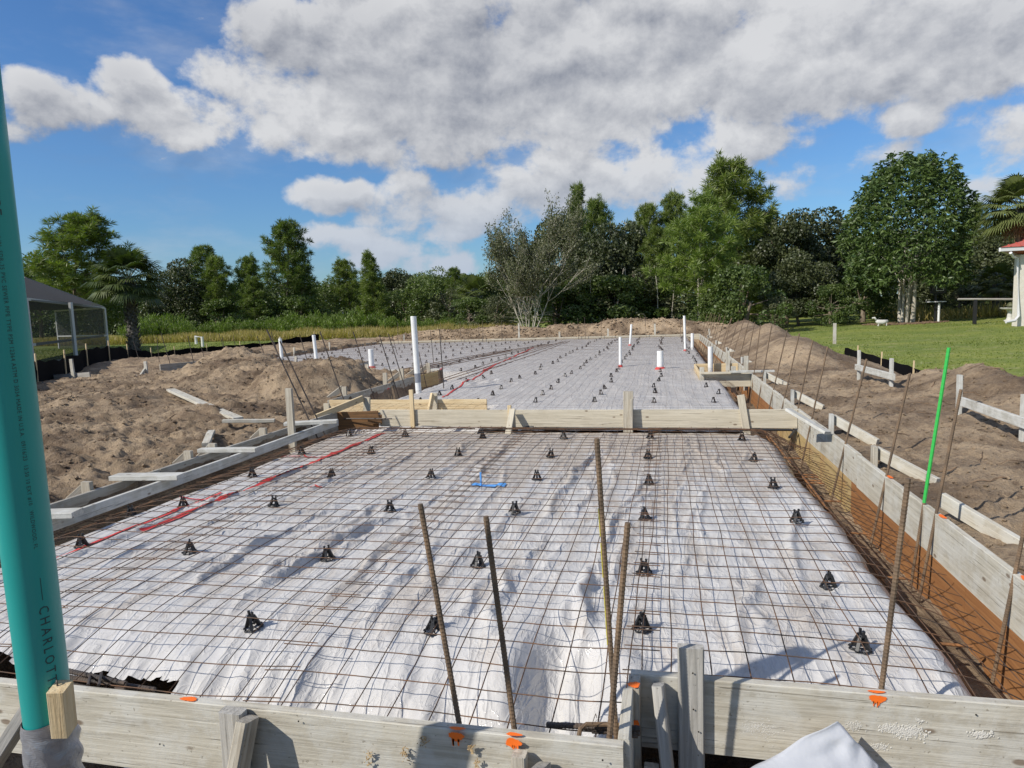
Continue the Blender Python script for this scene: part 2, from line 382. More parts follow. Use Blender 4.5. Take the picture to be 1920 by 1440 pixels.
M['leaves_dark'] = foliage('dark_leaves', (.030, .042, .014), (.105, .12, .045), .15)
M['leaves_mid'] = foliage('mid_leaves', (.050, .085, .018), (.145, .185, .048), .25)
M['leaves_grey'] = foliage('grey_green_leaves', (.06, .072, .030), (.16, .165, .080), .2)
M['mango'] = foliage('glossy_leaves', (.034, .068, .015), (.155, .215, .055), .2, .5)
M['palm'] = foliage('palm_fronds', (.045, .068, .018), (.165, .19, .065), .2, .4)
M['shrub'] = foliage('feathery_shrub', (.075, .125, .018), (.19, .25, .045), .35)
M['gold'] = foliage('dry_tall_grass', (.23, .19, .06), (.42, .33, .12), .3)
M['blade'] = foliage('grass_blades', (.085, .13, .018), (.20, .23, .05), .3)
M['brownfrond'] = foliage('dead_fronds', (.16, .11, .06), (.28, .20, .11), .1)
def f_bark(c0, c1):
    def fn(t, b):
        g = t.new('ShaderNodeNewGeometry').outputs['Position']; n = t.noise(t.vm('MULTIPLY', g, (9, 9, 2)), 1., 5., .65)
        t.put(b.inputs['Base Color'], t.mix(t.ramp(n, .35, .65), c0, c1)); bump(t, b, n, .8, .03)
    return fn
M['bark'] = mat('brown_bark', f_bark((.10, .075, .05), (.22, .18, .13)), rough=.9)
M['bark_pale'] = mat('pale_bark', f_bark((.30, .27, .21), (.52, .48, .40)), rough=.85)
M['palm_bark'] = mat('palm_boots', f_bark((.05, .045, .04), (.20, .18, .15)), rough=.9)
M['silt'] = mat('black_silt_fabric', col=(.004, .004, .005), rough=.95, Specular_IOR_Level=.1)
M['alu'] = mat('white_aluminium', col=(.62, .62, .62), rough=.4)
M['roofdark'] = mat('dark_shingles', f_rust((.016, .016, .018), (.032, .032, .035)), rough=1.)
M['redroof'] = mat('red_metal_roof', f_rust((.42, .09, .06), (.50, .13, .09)), rough=.5)
M['stucco'] = mat('cream_stucco', f_rust((.62, .58, .50), (.70, .66, .58)), rough=.8)
M['orangep'] = mat('orange_spray_paint', col=(.86, .16, .012), rough=.6)
M['redp'] = mat('red_spray_paint', f_rust((.50, .03, .03), (.62, .07, .06)), rough=.7)
M['bluep'] = mat('blue_spray_paint', col=(.10, .33, .72), rough=.6)
M['blackmetal'] = mat('black_metal', col=(.015, .015, .017), rough=.5)
M['concrete'] = mat('cast_stone', f_rust((.50, .49, .45), (.62, .61, .57)), rough=.8)
def f_screen(t, b):
    tr = t.new('ShaderNodeBsdfTransparent'); mx = t.new('ShaderNodeMixShader'); mx.inputs[0].default_value = .58
    t.l.new(tr.outputs[0], mx.inputs[1]); t.l.new(b.outputs[0], mx.inputs[2]); t.l.new(mx.outputs[0], t.n['Material Output'].inputs[0])
M['screen'] = mat('insect_screen', f_screen, col=(.02, .022, .022), rough=.7)

# ------------------------------------------------------------------ ground heights
FX0, FX1 = -4.58, 1.65
def inslab(X, Y):
    a = (X > -4.58) & (X < 1.67) & (Y > 2.0) & (Y <= 9.15)
    a &= ~((X < -.1) & (Y < 2.0)) ; a &= ~((X > -.1) & (Y < 2.40))
    b = (X > -5.33) & (X < 1.67) & (Y > 9.15) & (Y < 33.2)
    c = (X > -8.5) & (X <= -5.33) & (Y > 16) & (Y < 33.2)
    d = (X > -14.5) & (X <= -8.5) & (Y > 19) & (Y < 33.2)
    return a | b | c | d
def lawn_h(X, Y):
    return -.33 + .028 * np.clip(X - 5, 0, 14) + .05 * pn(X * .12, Y * .12, 5) - .03 * ss(40, 80, Y)
def zone(X, Y):  # bare earth
    w = .5 * pn(X * .4, Y * .4, 9)
    return ss(-21, -19, X + w) * (1 - ss(4.7, 5.3, X + w * .5)) * (1 - ss(38, 40, Y + w)) * ss(-12, -6, Y)
def dirt_h(X, Y):
    g = lambda cx, cy, r, h, ry=None: h * np.exp(-(((X - cx) / r) ** 2 + ((Y - cy) / (ry or r)) ** 2))
    z = np.where(X > 0, -.10 - .16 * ss(4.2, 5.4, X), -.06) + .05 * pn(X * .5, Y * .5, 2)
    z = z - .36 * np.where(X > 1.75, 1 - ss(2.0, 3.2, Y), np.where(X > -.16, (Y < 2.52) * 1., np.where(X < -4.7, 1 - ss(1.4, 2.6, Y), (Y < 2.1) * 1.)))
    # right side: ridges and mounds
    rr = (.05 + .08 * pn(Y * .5, 0 * X, 3)) * np.exp(-((X - 3.9) / 1.0) ** 2) * ss(4, 8, Y) * (1 - ss(14, 17, Y))
    rr += (.60 + .12 * pn(Y * .45, 0 * X, 8)) * np.exp(-((X - 3.05) / .85) ** 2) * ss(14, 18, Y) * (1 - ss(29, 33, Y))
    rr += g(4.35, 10.3, .6, .44, 1.3) + g(4.2, 6.2, .9, .16, 1.2) + g(4.4, 12.2, .7, .2, .9) + g(3.0, 21.5, .8, .18) + g(3.5, 28, .9, .15, 2)
    rr -= g(4.9, 14.2, .8, .25, 1.0)
    # left side piles
    ll = g(-10.4, 15., 1.15, .62, 1.2) + g(-9.2, 13.6, 1.3, .22) + g(-8.3, 13.2, 1.4, .16)
    pile = .50 * (1 - ss(.55, 1.15, np.sqrt(((X + 6.75) / 1.15) ** 2 + ((Y - 12.3) / 1.5) ** 2)))
    ll = np.maximum(ll, pile) + g(-16, 18.5, 1.6, .22) + g(-9.3, 9.4, 1.3, .20) + g(-6.6, 8.9, .8, .12) + g(-12.5, 12, 1.5, .12)
    ll += g(-13, 22.5, 1., .35) * (X < -14.6) + .07 * ss(-6, -9, X)
    # far heaps
    ff = g(-2.0, 36, 2.6, .80, 1.2) + g(-8.5, 37, 3.2, .52, 1.4) + g(.8, 35.6, 1.5, .45, 1) + g(-13, 36.5, 2.2, .3, 1) + g(-5.4, 35.6, 1.2, .35, .9) + g(2.8, 35.4, 1.4, .4, 1)
    z = z + np.where(X > 1.6, rr, 0) + np.where(X < -4.6, ll, 0) + ff
    rough = fbm(X * 1.3, Y * 1.3, 3, 21) * .055 + np.where(X < 0, 1., .55) * np.where(X < 0, ridge(X * 2.3, Y * 2.3, 4, 4) * .055 - .03, ridge(X * 3.2, Y * 3.2, 3, 4) * .034 - .02) + fbm(X * 7, Y * 7, 4, 31, .6) * np.where(X < 0, .034, .022)
    near = np.minimum(np.abs(X - 1.7), 1.) 
    damp = np.where(X > 0, ss(1.7, 2.2, X), ss(-4.62, -5.1, X))
    damp = np.where((Y > 33) | (Y < 2), 1, damp)
    # rake marks, ruts
    rut = np.where((X > 1.8) & (Y < 12), .02 * np.abs(np.sin((X * .8 + Y * .55) * 3.2 + 2 * pn(X * .6, Y * .6, 4))) ** 6, 0)
    return z + rough * (.35 + .65 * damp) - rut
def ground_h(X, Y):
    zn = zone(X, Y); lh = lawn_h(X, Y)
    z = (lh - .15) * (1 - zn) + dirt_h(X, Y) * zn
    ins = inslab(X, Y)
    fl = -.62 + .05 * fbm(X * 2.2, Y * 2.2, 3, 41) + .02 * fbm(X * 11, Y * 11, 2, 43)
    return np.where(ins, fl, z)
for k, (x0, x1, y0, y1, st) in enumerate([(-11, 7.0, 1.0, 8.0, .03), (-22, 9, 7.94, 16.0, .05), (-26, 9, 15.9, 41, .115)]):
    X, Y = np.meshgrid(np.arange(x0, x1, st), np.arange(y0, y1 + st, st))
    Z = ground_h(X, Y)
    tag(grid_mesh('bare_soil', X, Y, Z, None, M['soil']), kind='structure')
X, Y = np.meshgrid(np.arange(-6, 6.1, .08), np.arange(-6, 1.06, .08))
tag(grid_mesh('bare_soil', X, Y, ground_h(X, Y), None, M['soil']), kind='structure')
xs = np.concatenate([np.arange(-400, -60, 20), np.arange(-60, -24, 2), np.arange(-24, 24, .4), np.arange(24, 60, 2), np.arange(60, 401, 20)])
ys = np.concatenate([np.arange(-60, -8, 4), np.arange(-8, 70, .5), np.arange(70, 120, 5), np.arange(120, 801, 40)])
X, Y = np.meshgrid(xs, ys)
zn = zone(X, Y)
Z = lawn_h(X, Y) - .9 * ss(.45, .9, zn)
tag(grid_mesh('ground', X, Y, Z, None, M['lawn']), kind='structure')

# ------------------------------------------------------------------ plastic beds
FOLDS = []
def fold(pts, wd=.035, h=.03): FOLDS.append((np.array(pts), wd, h))
for (a, b, wd, h) in [((480, 1075), (760, 960), .03, .035), ((430, 1135), (700, 975), .03, .035), ((600, 1135), (760, 990), .03, .035), ((640, 1190), (830, 1010), .025, .03), ((760, 1130), (985, 940), .03, .03),
        ((905, 1190), (960, 1060), .035, .045), ((1005, 985), (1090, 870), .03, .04), ((700, 960), (900, 840), .022, .025), ((1045, 1170), (1130, 1040), .03, .04),
        ((1070, 1250), (1105, 1080), .04, .05), ((820, 1200), (935, 1050), .03, .03), ((500, 1090), (640, 1010), .02, .02), ((880, 905), (965, 815), .02, .03),
        ((960, 1090), (1030, 990), .02, .02), ((1130, 1120), (1190, 960), .02, .02), ((1400, 1090), (1440, 1210), .03, .02), ((340, 1110), (480, 1020), .02, .025), ((1260, 1050), (1270, 900), .015, .015), ((1330, 1100), (1310, 900), .015, .015)]:
    p, q = P(*a, -.1)[:2], P(*b, -.1)[:2]
    n = 7; pts = [p + (q - p) * i / n + np.array([.03 * math.sin(i * 1.9 + a[0]), 0]) for i in range(n + 1)]
    fold(pts, wd, h)
for _ in range(90):
    x, y = random.uniform(-3.9, .9), random.uniform(3.0, 8.0); L = random.uniform(.3, 1.1); d = random.gauss(.12, .25)
    fold([np.array([x + d * L * i / 5 + random.gauss(0, .012), y + L * i / 5]) for i in range(6)], random.uniform(.010, .024), random.uniform(.008, .026))
for _ in range(30):
    x, y = random.uniform(-3.9, .8), random.uniform(2.7, 6.8); L = random.uniform(.8, 2.0); d = random.gauss(.10, .12); ph_ = random.uniform(0, 6)
    fold([np.array([x + d * L * i / 9 + .03 * math.sin(i * .9 + ph_), y + L * i / 9]) for i in range(10)], random.uniform(.016, .030), random.uniform(.016, .034))
def dseg(X, Y, pts):
    best = np.full(X.shape, 9.); T = np.zeros(X.shape); n = len(pts) - 1
    for i in range(n):
        a, b = pts[i], pts[i + 1]; ab = b - a; tt = np.clip(((X - a[0]) * ab[0] + (Y - a[1]) * ab[1]) / (ab @ ab), 0, 1)
        d = np.hypot(X - a[0] - ab[0] * tt, Y - a[1] - ab[1] * tt); m = d < best; best = np.where(m, d, best); T = np.where(m, (i + tt) / n, T)
    return best, T
def bed_flat(X, Y):
    z = -.115 + .006 * pn(X * 1.1, Y * 1.1, 61) + 0 * X
    e = 1.02 + .04 * pn(Y * .9, 0 * Y, 62) - .03 * np.clip(Y - 5, 0, 4) * .3
    z = z - .46 * ss(0, .42, X - e) ** 1.2
    z = z - .5 * ss(0, .42, -3.98 - X)
    fr = np.clip(3.0 - Y, 0, 1.2); z = z - .40 * (fr / .95) ** 1.8
    z = z - .175 * ss(7.65, 8.9, Y)
    return z
def bed_near(X, Y):
    z = bed_flat(X, Y)
    for pts, wd, h in FOLDS:
        lo = pts.min(0) - .15; hi = pts.max(0) + .15
        m = (X > lo[0]) & (X < hi[0]) & (Y > lo[1]) & (Y < hi[1])
        if not m.any(): continue
        d, T = dseg(X[m], Y[m], pts)
        z[m] += h * np.exp(-(d / wd) ** 2) * np.clip(np.sin(np.pi * np.clip(T * .96 + .02, 0, 1)), 0, 1) ** .5
    # crumpled texture, drawn mostly along the sheet
    z += .0065 * ridge(X * 3.1 + .6 * pn(X, Y * .6, 70), Y * .75, 3, 71) - .006
    z += .0035 * fbm(X * 7 + 2 * pn(X * 2, Y * 2, 77), Y * 3.5, 3, 73)
    # pulled pleats down the front and side slopes
    fr = ss(2.95, 2.3, Y); z += fr * .045 * ridge(X * 3.3 + .5 * Y, Y * .55, 4, 75)
    sr = ss(.85, 1.15, X); z += sr * .015 * ridge(X * .8, Y * 2.6, 2, 79)
    # hollow torn under the mesh by the front form
    cx, cy, _ = P(1050, 1330, -.3)
    u = (X - cx - .02) / .17; v_ = (Y - cy) / .33
    z -= .16 * np.exp(-(u ** 2 + v_ ** 2) ** 2)
    z += .05 * np.exp(-(((X - cx + .24) / .10) ** 2 + ((Y - cy - .05) / .35) ** 2)) + .03 * np.exp(-(((X - cx - .25) / .08) ** 2 + ((Y - cy) / .35) ** 2))
    return z
X, Y = np.meshgrid(np.arange(-4.38, 1.50, .0165), np.concatenate([np.arange(2.06, 5, .0165), np.arange(5, 8.97, .026)]))
Z = bed_near(X, Y)
hx = P(290, 1272, -.3)
keep = ~((X < -2.12 + .05 * pn(Y * 6, X * 3, 5)) & (Y < 2.46 + .05 * pn(X * 4, Y * 2, 6))) & (Y < 8.95) & (X < 1.42 + .1 * pn(Y * 2, 0 * X, 91))
keep &= ~((X > 1.16 + .06 * pn(Y * 3, 0 * X, 92)) & (Y > 3.9)) & ~((X > 1.27) & (X < 1.33) & (Y > 3.1))
keep &= ~((X < -4.2)) & ~((X > -.12) & (Y < 2.47))
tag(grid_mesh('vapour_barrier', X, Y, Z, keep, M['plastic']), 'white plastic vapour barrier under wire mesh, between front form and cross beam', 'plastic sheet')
def bed_far(X, Y):
    z = -.115 + .012 * pn(X * .9, Y * .9, 63)
    z = z - .42 * ss(1.0, 1.35, X)
    z = z - .2 * ss(9.75, 9.3, Y)
    lf = np.where(Y < 16.3, -4.55, -20.)
    z = z - .4 * ss(0, .35, lf - X)
    z += .012 * ridge(X * 2.4, Y * .8, 3, 81) - .006 + .006 * fbm(X * 4, Y * 4, 2, 83)
    z += .05 * np.exp(-(((X + 3.6) / .9) ** 2 + ((Y - 13.6) / .5) ** 2)) * (1 + pn(X * 5, Y * 5, 4))
    # small beam trench
    z = np.where((X < -2.6) & (Y < 10.3), z - .15, z)
    return z
X, Y = np.meshgrid(np.arange(-14.4, 1.34, .055), np.concatenate([np.arange(9.2, 16, .05), np.arange(16, 33.1, .11)]))
keep = inslab(X - .08, Y - .1) & inslab(X + .08, Y) & ~((X > .75) & (Y > 13.7) & (Y < 16.2))
def f_plastic2(t, b):
    f_plastic(t, b)
M['plastic_far'] = M['plastic']
tag(grid_mesh('vapour_barrier', X, Y, bed_far(X, Y), keep, M['plastic']), 'white plastic vapour barrier of the large slab area beyond the cross beam', 'plastic sheet')

# ------------------------------------------------------------------ welded wire mesh
def mesh_h(X, Y):
    z = -.042 + .009 * pn(X * 1.4, Y * 1.4, 101) + .004 * pn(X * 5, Y * 5, 102)
    z = z - .22 * ss(.95, 1.62, X) ** 1.1 - .16 * ss(-3.8, -4.5, X)
    z = z - .10 * ss(2.9, 2.0, Y) - .05 * ss(2.6, 2.0, Y) * ss(-.9, -1.8, X)
    z = z - .175 * ss(7.65, 8.95, Y)
    return z
def wire(mb, pts, r=.0026): mb.tube(pts, r, 4, cap=False)
rolls = [(-4.50, 0), (-3.06, .008), (-1.60, -.005), (-.13, .012)]
rl = ['outermost left', 'second from left', 'second from right', 'rightmost']
for i, (x0, ph) in enumerate(rolls):
    th = thing('welded_wire_mesh', f'rusty welded wire mesh roll over white plastic before the cross beam, {rl[i]}', 'wire mesh', (x0, 2.1, mesh_h(np.array(x0), np.array(2.1)).item()), 'wire mesh rolls on the near slab')
    dz = .005 * (i % 2)
    nl = 11 if i < 3 else 12
    drift = random.uniform(-.012, .012)
    for k in range(nl):
        x = x0 + k * .1524
        if x > 1.6: break
        yy = np.arange(2.03 if x < -.14 else 2.47, 8.98, .09)
        if x < -2.1: yy = yy[yy > 2.06]
        xx = x + drift * (yy - 5) + .006 * np.sin(yy * 2.1 + k * 1.7) + .003 * np.sin(yy * 7 + k)
        mb = MB(); wire(mb, np.stack([xx, yy, mesh_h(xx, yy) + dz], 1)); mb.build('long_wire', M['wire'], th)
    y = 2.10 + ph
    while y < 8.95:
        e0 = x0 - .04; e1 = x0 + (nl - 1) * .1524 + .05
        if i == 3: e1 = 1.52 + random.uniform(-.08, .09)
        if i == 0: e0 = -4.52 + random.uniform(0, .12)
        if y < 2.47 and e1 > -.14: e1 = -.14
        if e1 - e0 > .1:
            xx = np.linspace(e0, e1, int((e1 - e0) / .07) + 2); yy = y + .007 * np.sin(xx * 3 + y * 5) + .003 * np.sin(xx * 9 + y)
            mb = MB(); wire(mb, np.stack([xx, yy, mesh_h(xx, yy) + dz + .004], 1)); mb.build('cross_wire', M['wire'], th)
        y += .1524
# the far mesh
def mesh_far(X, Y): return -.045 + .01 * pn(X * 1.2, Y * 1.2, 103) - .25 * ss(.95, 1.6, X) - .1 * ss(9.6, 9.2, Y)
th = thing('welded_wire_mesh', 'rusty welded wire mesh covering the large slab area beyond the cross beam', 'wire mesh', (-2, 20, -.05))
mb = MB(); mc = MB()
for x in np.arange(-14.3, 1.6, .1524):
    y0 = 9.2 if x > -5.2 else (16.1 if x > -8.4 else 19.1)
    yy = np.arange(y0, 33, .35 if x < -5 else .22); xx = x + .02 * np.sin(yy * 1.3 + x * 5)
    (mb).tube(np.stack([xx, yy, mesh_far(xx, yy)], 1), .0014, 3, cap=False)
for y in np.arange(9.25, 33, .1524):
    x0 = -5.1 if y < 16 else (-8.3 if y < 19 else -14.3)
    xx = np.arange(x0, 1.45, .2); yy = y + .02 * np.sin(xx * 1.5 + y * 3)
    (mc).tube(np.stack([xx, yy, mesh_far(xx, yy) + .004], 1), .0014, 3, cap=False)
o = mb.build('long_wires', M['wire'], th); o['kind'] = 'stuff'
o = mc.build('cross_wires', M['wire'], th); o['kind'] = 'stuff'

# ------------------------------------------------------------------ rebar chairs
def chair_proto(detail=True):
    th = thing('rebar_chair', 'x', 'rebar chair')
    ring = MB(); n = 36
    a = np.linspace(0, 2 * math.pi, n + 1); r = .050 + .0065 * np.cos(a * 8)
    ring.tube(np.stack([r * np.cos(a), r * np.sin(a), np.full(n + 1, .006)], 1), .0042, 5)
    ring.tube([(-.045, 0, .006), (.045, 0, .006)], .0035, 4); ring.tube([(0, -.045, .006), (0, .045, .006)], .0035, 4)
    if detail:
        ring.build('base_ring', M['black_plastic'], th, smooth=True)
        for k in range(4):
            q = k * math.pi / 2 + .785; c, s_ = math.cos(q), math.sin(q)
            leg = MB(); leg.bar((c * .047, s_ * .047, .006), (c * .016, s_ * .016, .078), .017, .008, up=(c, s_, .6)); leg.bar((c * .035, s_ * .035, .01), (c * .018, s_ * .018, .062), .006, .02, up=(c, s_, .6))
            leg.build('leg', M['black_plastic'], th)
        sd = MB()
        for s_ in (-1, 1):
            sd.bar((s_ * .013, 0, .07), (s_ * .019, 0, .102), .012, .012, up=(0, 1, 0)); sd.bar((s_ * .019, 0, .095), (s_ * .009, 0, .10), .008, .008)
        sd.box((0, 0, .074), (.04, .03, .01)); sd.box((0, 0, .052), (.05, .012, .01))
        sd.build('saddle', M['black_plastic'], th)
    return th
proto = chair_proto(); used = False
def place(o, x, y, z, rz, label, group):
    o.location = (x, y, z); o.rotation_euler = (random.gauss(0, .06), random.gauss(0, .06), rz); o.scale = (.84, .84, .86); o['label'] = label; o['group'] = group
gx = [-3.78, -2.96, -2.0, -1.07, -.12, .82]
gy = [2.92, 3.66, 4.65, 5.60, 6.60, 7.60, 8.20]
pxy = {(0, 2.92): None}
rows = [(2.92, {2: (475, 1170), 3: (812, 1181), 4: (1203, 1180), 5: (1613, 1215)}),
        (3.66, {0: (154, 1026), 1: (356, 1037), 2: (615, 1049), 3: (896, 1060), 4: (1208, 1074), 5: (1555, 1099)}),
        (4.65, {0: (344, 948), 1: (513, 949), 2: (731, 959), 3: (965, 965), 4: (1210, 974), 5: (1494, 984)}),
        (5.60, {0: (473, 894), 1: (622, 894), 2: (808, 898), 3: (1007, 900), 4: (1217, 907), 5: (1450, 914)}),
        (6.60, {0: (566, 851), 1: (696, 850), 2: (859, 855), 3: (1032, 857), 4: (1215, 858), 5: (1413, 864)}),
        (7.60, {0: (655, 818), 1: (760, 818), 2: (905, 820), 3: (1057, 822), 4: (1219, 823), 5: (1391, 825)})]
rowname = ['frontmost row', 'second row from front', 'third row from front', 'fourth row from front', 'fifth row from front', 'row before the beam']
colname = ['leftmost', 'second from left', 'third from left', 'third from right', 'second from right', 'rightmost']
chairs_xy = []
for r, (yy, d) in enumerate(rows):
    for c, q in d.items():
        p = P(*q, -.112); z = bed_near(np.array([[p[0]]]), np.array([[p[1]]]))[0, 0]
        z = max(z, -.20)
        o = proto if not used else copy_tree(proto); used = True
        cn = colname[c] if r else ['', '', 'leftmost', 'second from left', 'second from right', 'rightmost'][c]
        place(o, p[0], p[1], z + .001, random.uniform(0, 3), f'black rebar chair under near mesh, {cn} in the {rowname[r]}', 'rebar chairs under the near mesh')
        chairs_xy.append((p[0], p[1]))
q = P(222, 985, -.112); o = copy_tree(proto); place(o, -4.02, 4.35, -.125, .4, 'black plastic rebar chair leaning at the left trench edge beside the red lines', 'rebar chairs under the near mesh')
fm = MB()
for k in range(3):
    a = k * 2.094; fm.bar((.045 * math.cos(a), .045 * math.sin(a), 0), (.012 * math.cos(a), .012 * math.sin(a), .085), .02, .012, up=(math.cos(a), math.sin(a), .5))
fm.tube([(.045 * math.cos(a), .045 * math.sin(a), .005) for a in np.linspace(0, 6.283, 9)], .006, 4); fm.box((0, 0, .085), (.05, .025, .025))
fproto = fm.build('rebar_chair', M['black_plastic']); tag(fproto, 'x', 'rebar chair'); first = True
ys = np.arange(10.6, 32.6, .98)
for r, y in enumerate(ys):
    cols = [-3.95, -3.0, -2.02, -1.06, -.1, .8]
    if y > 16.4: cols = [-8.0, -7.0, -5.95, -4.95] + cols[1:]
    if y > 19.4: cols = [-14.0, -13.0, -12.0, -11.0, -10.0, -9.0] + cols
    for c, x in enumerate(cols):
        if x > .5 and 12.9 < y < 17: continue
        o = fproto if first else fproto.copy()
        if not first: C.objects.link(o)
        first = False
        xx, yy = x + random.gauss(0, .05), y + random.gauss(0, .07)
        ct = ORD[c] + ' from left'
        tag(o, f'tiny black rebar chair, {ct} in the {ORD[r]} row past the beam', 'rebar chair', 'rebar chairs on the large slab area')
        o.location = (xx, yy, float(bed_far(np.array([xx]), np.array([yy]))[0])); o.rotation_euler = (random.gauss(0, .1), random.gauss(0, .1), random.uniform(0, 3)); o.scale = (.85,) * 3

# ------------------------------------------------------------------ formwork
def bars(name, m, parent, lst, **k):
    out = []
    for a in lst:
        mb = MB(); mb.bar(*a, **k); out.append(mb.build(name, m, parent))
    return out
def splat(name, c, u, v, r, m, parent, drips=3, n=40, lift=.003):
    """ragged sprayed patch in the plane (u, v)"""
    c = np.array(c, float); u = np.array(u, float); v = np.array(v, float); nn = np.cross(u, v)
    mb = MB(); a = np.linspace(0, 2 * math.pi, n, endpoint=False)
    rr = np.array([random.uniform(.86, 1.06) + .1 * math.sin(3 * x_ + c[0] * 9) for x_ in a])
    pts = [c + nn * lift] + [c + nn * lift + u * r[0] * math.cos(x) * q + v * r[1] * math.sin(x) * q for x, q in zip(a, rr)]
    mb.add(pts, [(0, i + 1, (i + 1) % n + 1) for i in range(n)])
    for k in range(drips):
        x = random.uniform(-.55, .55) * r[0]; L = random.uniform(.4, 1.3) * r[1] * 1.3; w = random.uniform(.002, .0045)
        b = c + nn * (lift + .0008) + u * x - v * r[1] * .6
        mb.add([b - u * w, b + u * w, b + u * w * .7 - v * L, b - u * w * .7 - v * L], [(0, 3, 2, 1)])
    return mb.build(name, m, parent)
# front form, left part
ff = thing('front_form', 'weathered front form board with stakes along the lower left edge', 'formwork', (-1.3, 1.98, -.29))
T = .038
mb = MB(); mb.bar((-3.2, 2.0, -.143), (-.135, 2.015, -.147), T, .286, seg=10, wob=.003); mb.build('board', M['form'], ff)
mb = MB(); mb.bar((-4.6, 2.0, -.143), (-3.21, 2.0, -.143), T, .286); mb.build('board', M['form'], ff)
def stake_brace(root, x, y, top, w=.09, lean=.0, m='stake', br=True, bx=.0, blen=.6, rough=True):
    b = MB(); b.bar((x, y - .04, -.75), (x + lean, y - .04, top), w, .038, up=(0, 1, 0), seg=3); st = b.build('stake', M[m], root)
    if br:
        b = MB(); b.bar((x + bx + .03, y - .075, top - .01), (x + bx + .03 + lean - .08, y - .075 - blen * .8, -.62), .038, .088, up=(0, 1, .6)); b.build('brace', M[m], root)
    return st
# near stake at px 430-505: wide rough stake with a brace nailed to its side
mb = MB(); mb.bar((-1.475, 1.955, -.8), (-1.47, 1.955, .008), .088, .045, up=(0, 1, 0), seg=4, ch=.006); mb.build('stake', M['grey'], ff)
mb = MB(); mb.bar((-1.395, 1.93, .0), (-1.47, 1.70, -.72), .042, .088, up=(0, 1, .3), seg=3, ch=.005); mb.build('brace', M['stake'], ff)
mb = MB(); mb.bar((-.455, 1.955, -.8), (-.455, 1.955, -.035), .045, .045, up=(0, 1, 0), ch=.004); mb.build('stake', M['stake'], ff)
mb = MB(); mb.bar((-.385, 1.94, -.055), (-.30, 1.72, -.62), .042, .085, up=(0, 1, .4), seg=2, ch=.005); mb.build('brace', M['grey'], ff)
for q in [(855, 1371), (962, 1381)]:
    p = PY(q[0], q[1], 1.98)
    splat('paint_mark', (p[0], 1.981, -.016), (1, 0, 0), (0, 0, 1), (.027, .015), M['orangep'], ff, 4)
    splat('paint_mark', (p[0], 1.992, .0005), (1, 0, 0), (0, 1, 0), (.027, .009), M['orangep'], ff, 0)
splat('paint_mark', (P(347, 1318, 0)[0], 2.0, .0005), (1, 0, 0), (0, 1, 0), (.035, .014), M['orangep'], ff, 0)
# chipped hammer scars on the board (pale splintered wood)
M['scar'] = mat('splintered_wood', f_rust((.32, .22, .11), (.50, .38, .22)), rough=.9)
for (px, py, rx, rz) in [(690, 1420, .012, .035), (755, 1412, .013, .025), (792, 1390, .014, .022), (882, 1405, .008, .018), (893, 1432, .010, .02)]:
    p = PY(px, py, 1.98); mb = MB()
    for k in range(22):
        a = (p[0] + random.gauss(0, rx * .5), 1.977, p[2] + random.gauss(0, rz * .5)); L = random.uniform(.006, .014)
        mb.bar(a, (a[0] + random.choice([0, 1]) * L, a[1] - random.uniform(0, .004), a[2] + L * random.uniform(-.3, 1)), .003, .0025)
    mb.build('splintered_scar', M['scar'], ff)['kind'] = 'stuff'
# front form, right part with jog
fr = thing('front_form', 'weathered front form board with plaster scabs along the lower right edge', 'formwork', (.5, 2.42, -.29))
mb = MB(); mb.bar((-.13, 2.44, -.143), (1.72, 2.44, -.143), T, .286, seg=10, wob=.002); mb.build('board', M['form'], fr)
mb = MB(); mb.bar((1.73, 2.44, -.143), (2.6, 2.44, -.143), T, .286); mb.build('board', M['form'], fr)
mb = MB(); mb.bar((-.115, 2.375, -.9), (-.115, 2.375, .0), .042, .088, up=(0, 1, 0), seg=2); mb.build('stake', M['stake'], fr)
mb = MB(); mb.bar((.085, 2.40, -.9), (.085, 2.40, .135), .092, .038, up=(0, 1, 0), seg=4, ch=.005); mb.build('stake', M['grey'], fr)
mb = MB(); mb.bar((-.03, 2.375, -.005), (.05, 2.12, -.70), .040, .088, up=(0, 1, .3), seg=3, ch=.006); mb.build('brace', M['grey'], fr)
mb = MB(); mb.bar((-.055, 2.26, -.9), (-.055, 2.26, -.245), .05, .045, up=(0, 1, 0)); mb.build('stake', M['stake'], fr)
mb = MB(); mb.bar((-.135, 2.035, -.143), (-.135, 2.33, -.143), .036, .28); mb.build('board', M['form'], fr)
splat('paint_mark', (-.115, 2.345, .0005), (1, 0, 0), (0, 1, 0), (.022, .02), M['orangep'], fr, 0)
p = PY(1206, 1362, 2.33); splat('paint_mark', (-.115, 2.3308, p[2]), (1, 0, 0), (0, 0, 1), (.020, .024), M['orangep'], fr, 2)
p = PY(1645, 1305, 2.42); splat('paint_mark', (p[0], 2.4205, -.016), (1, 0, 0), (0, 0, 1), (.028, .015), M['orangep'], fr, 4)
splat('paint_mark', (p[0], 2.431, .0005), (1, 0, 0), (0, 1, 0), (.028, .009), M['orangep'], fr, 0)
M['plaster'] = mat('dried_mortar', f_rust((.46, .44, .39), (.56, .54, .49)), rough=.9)
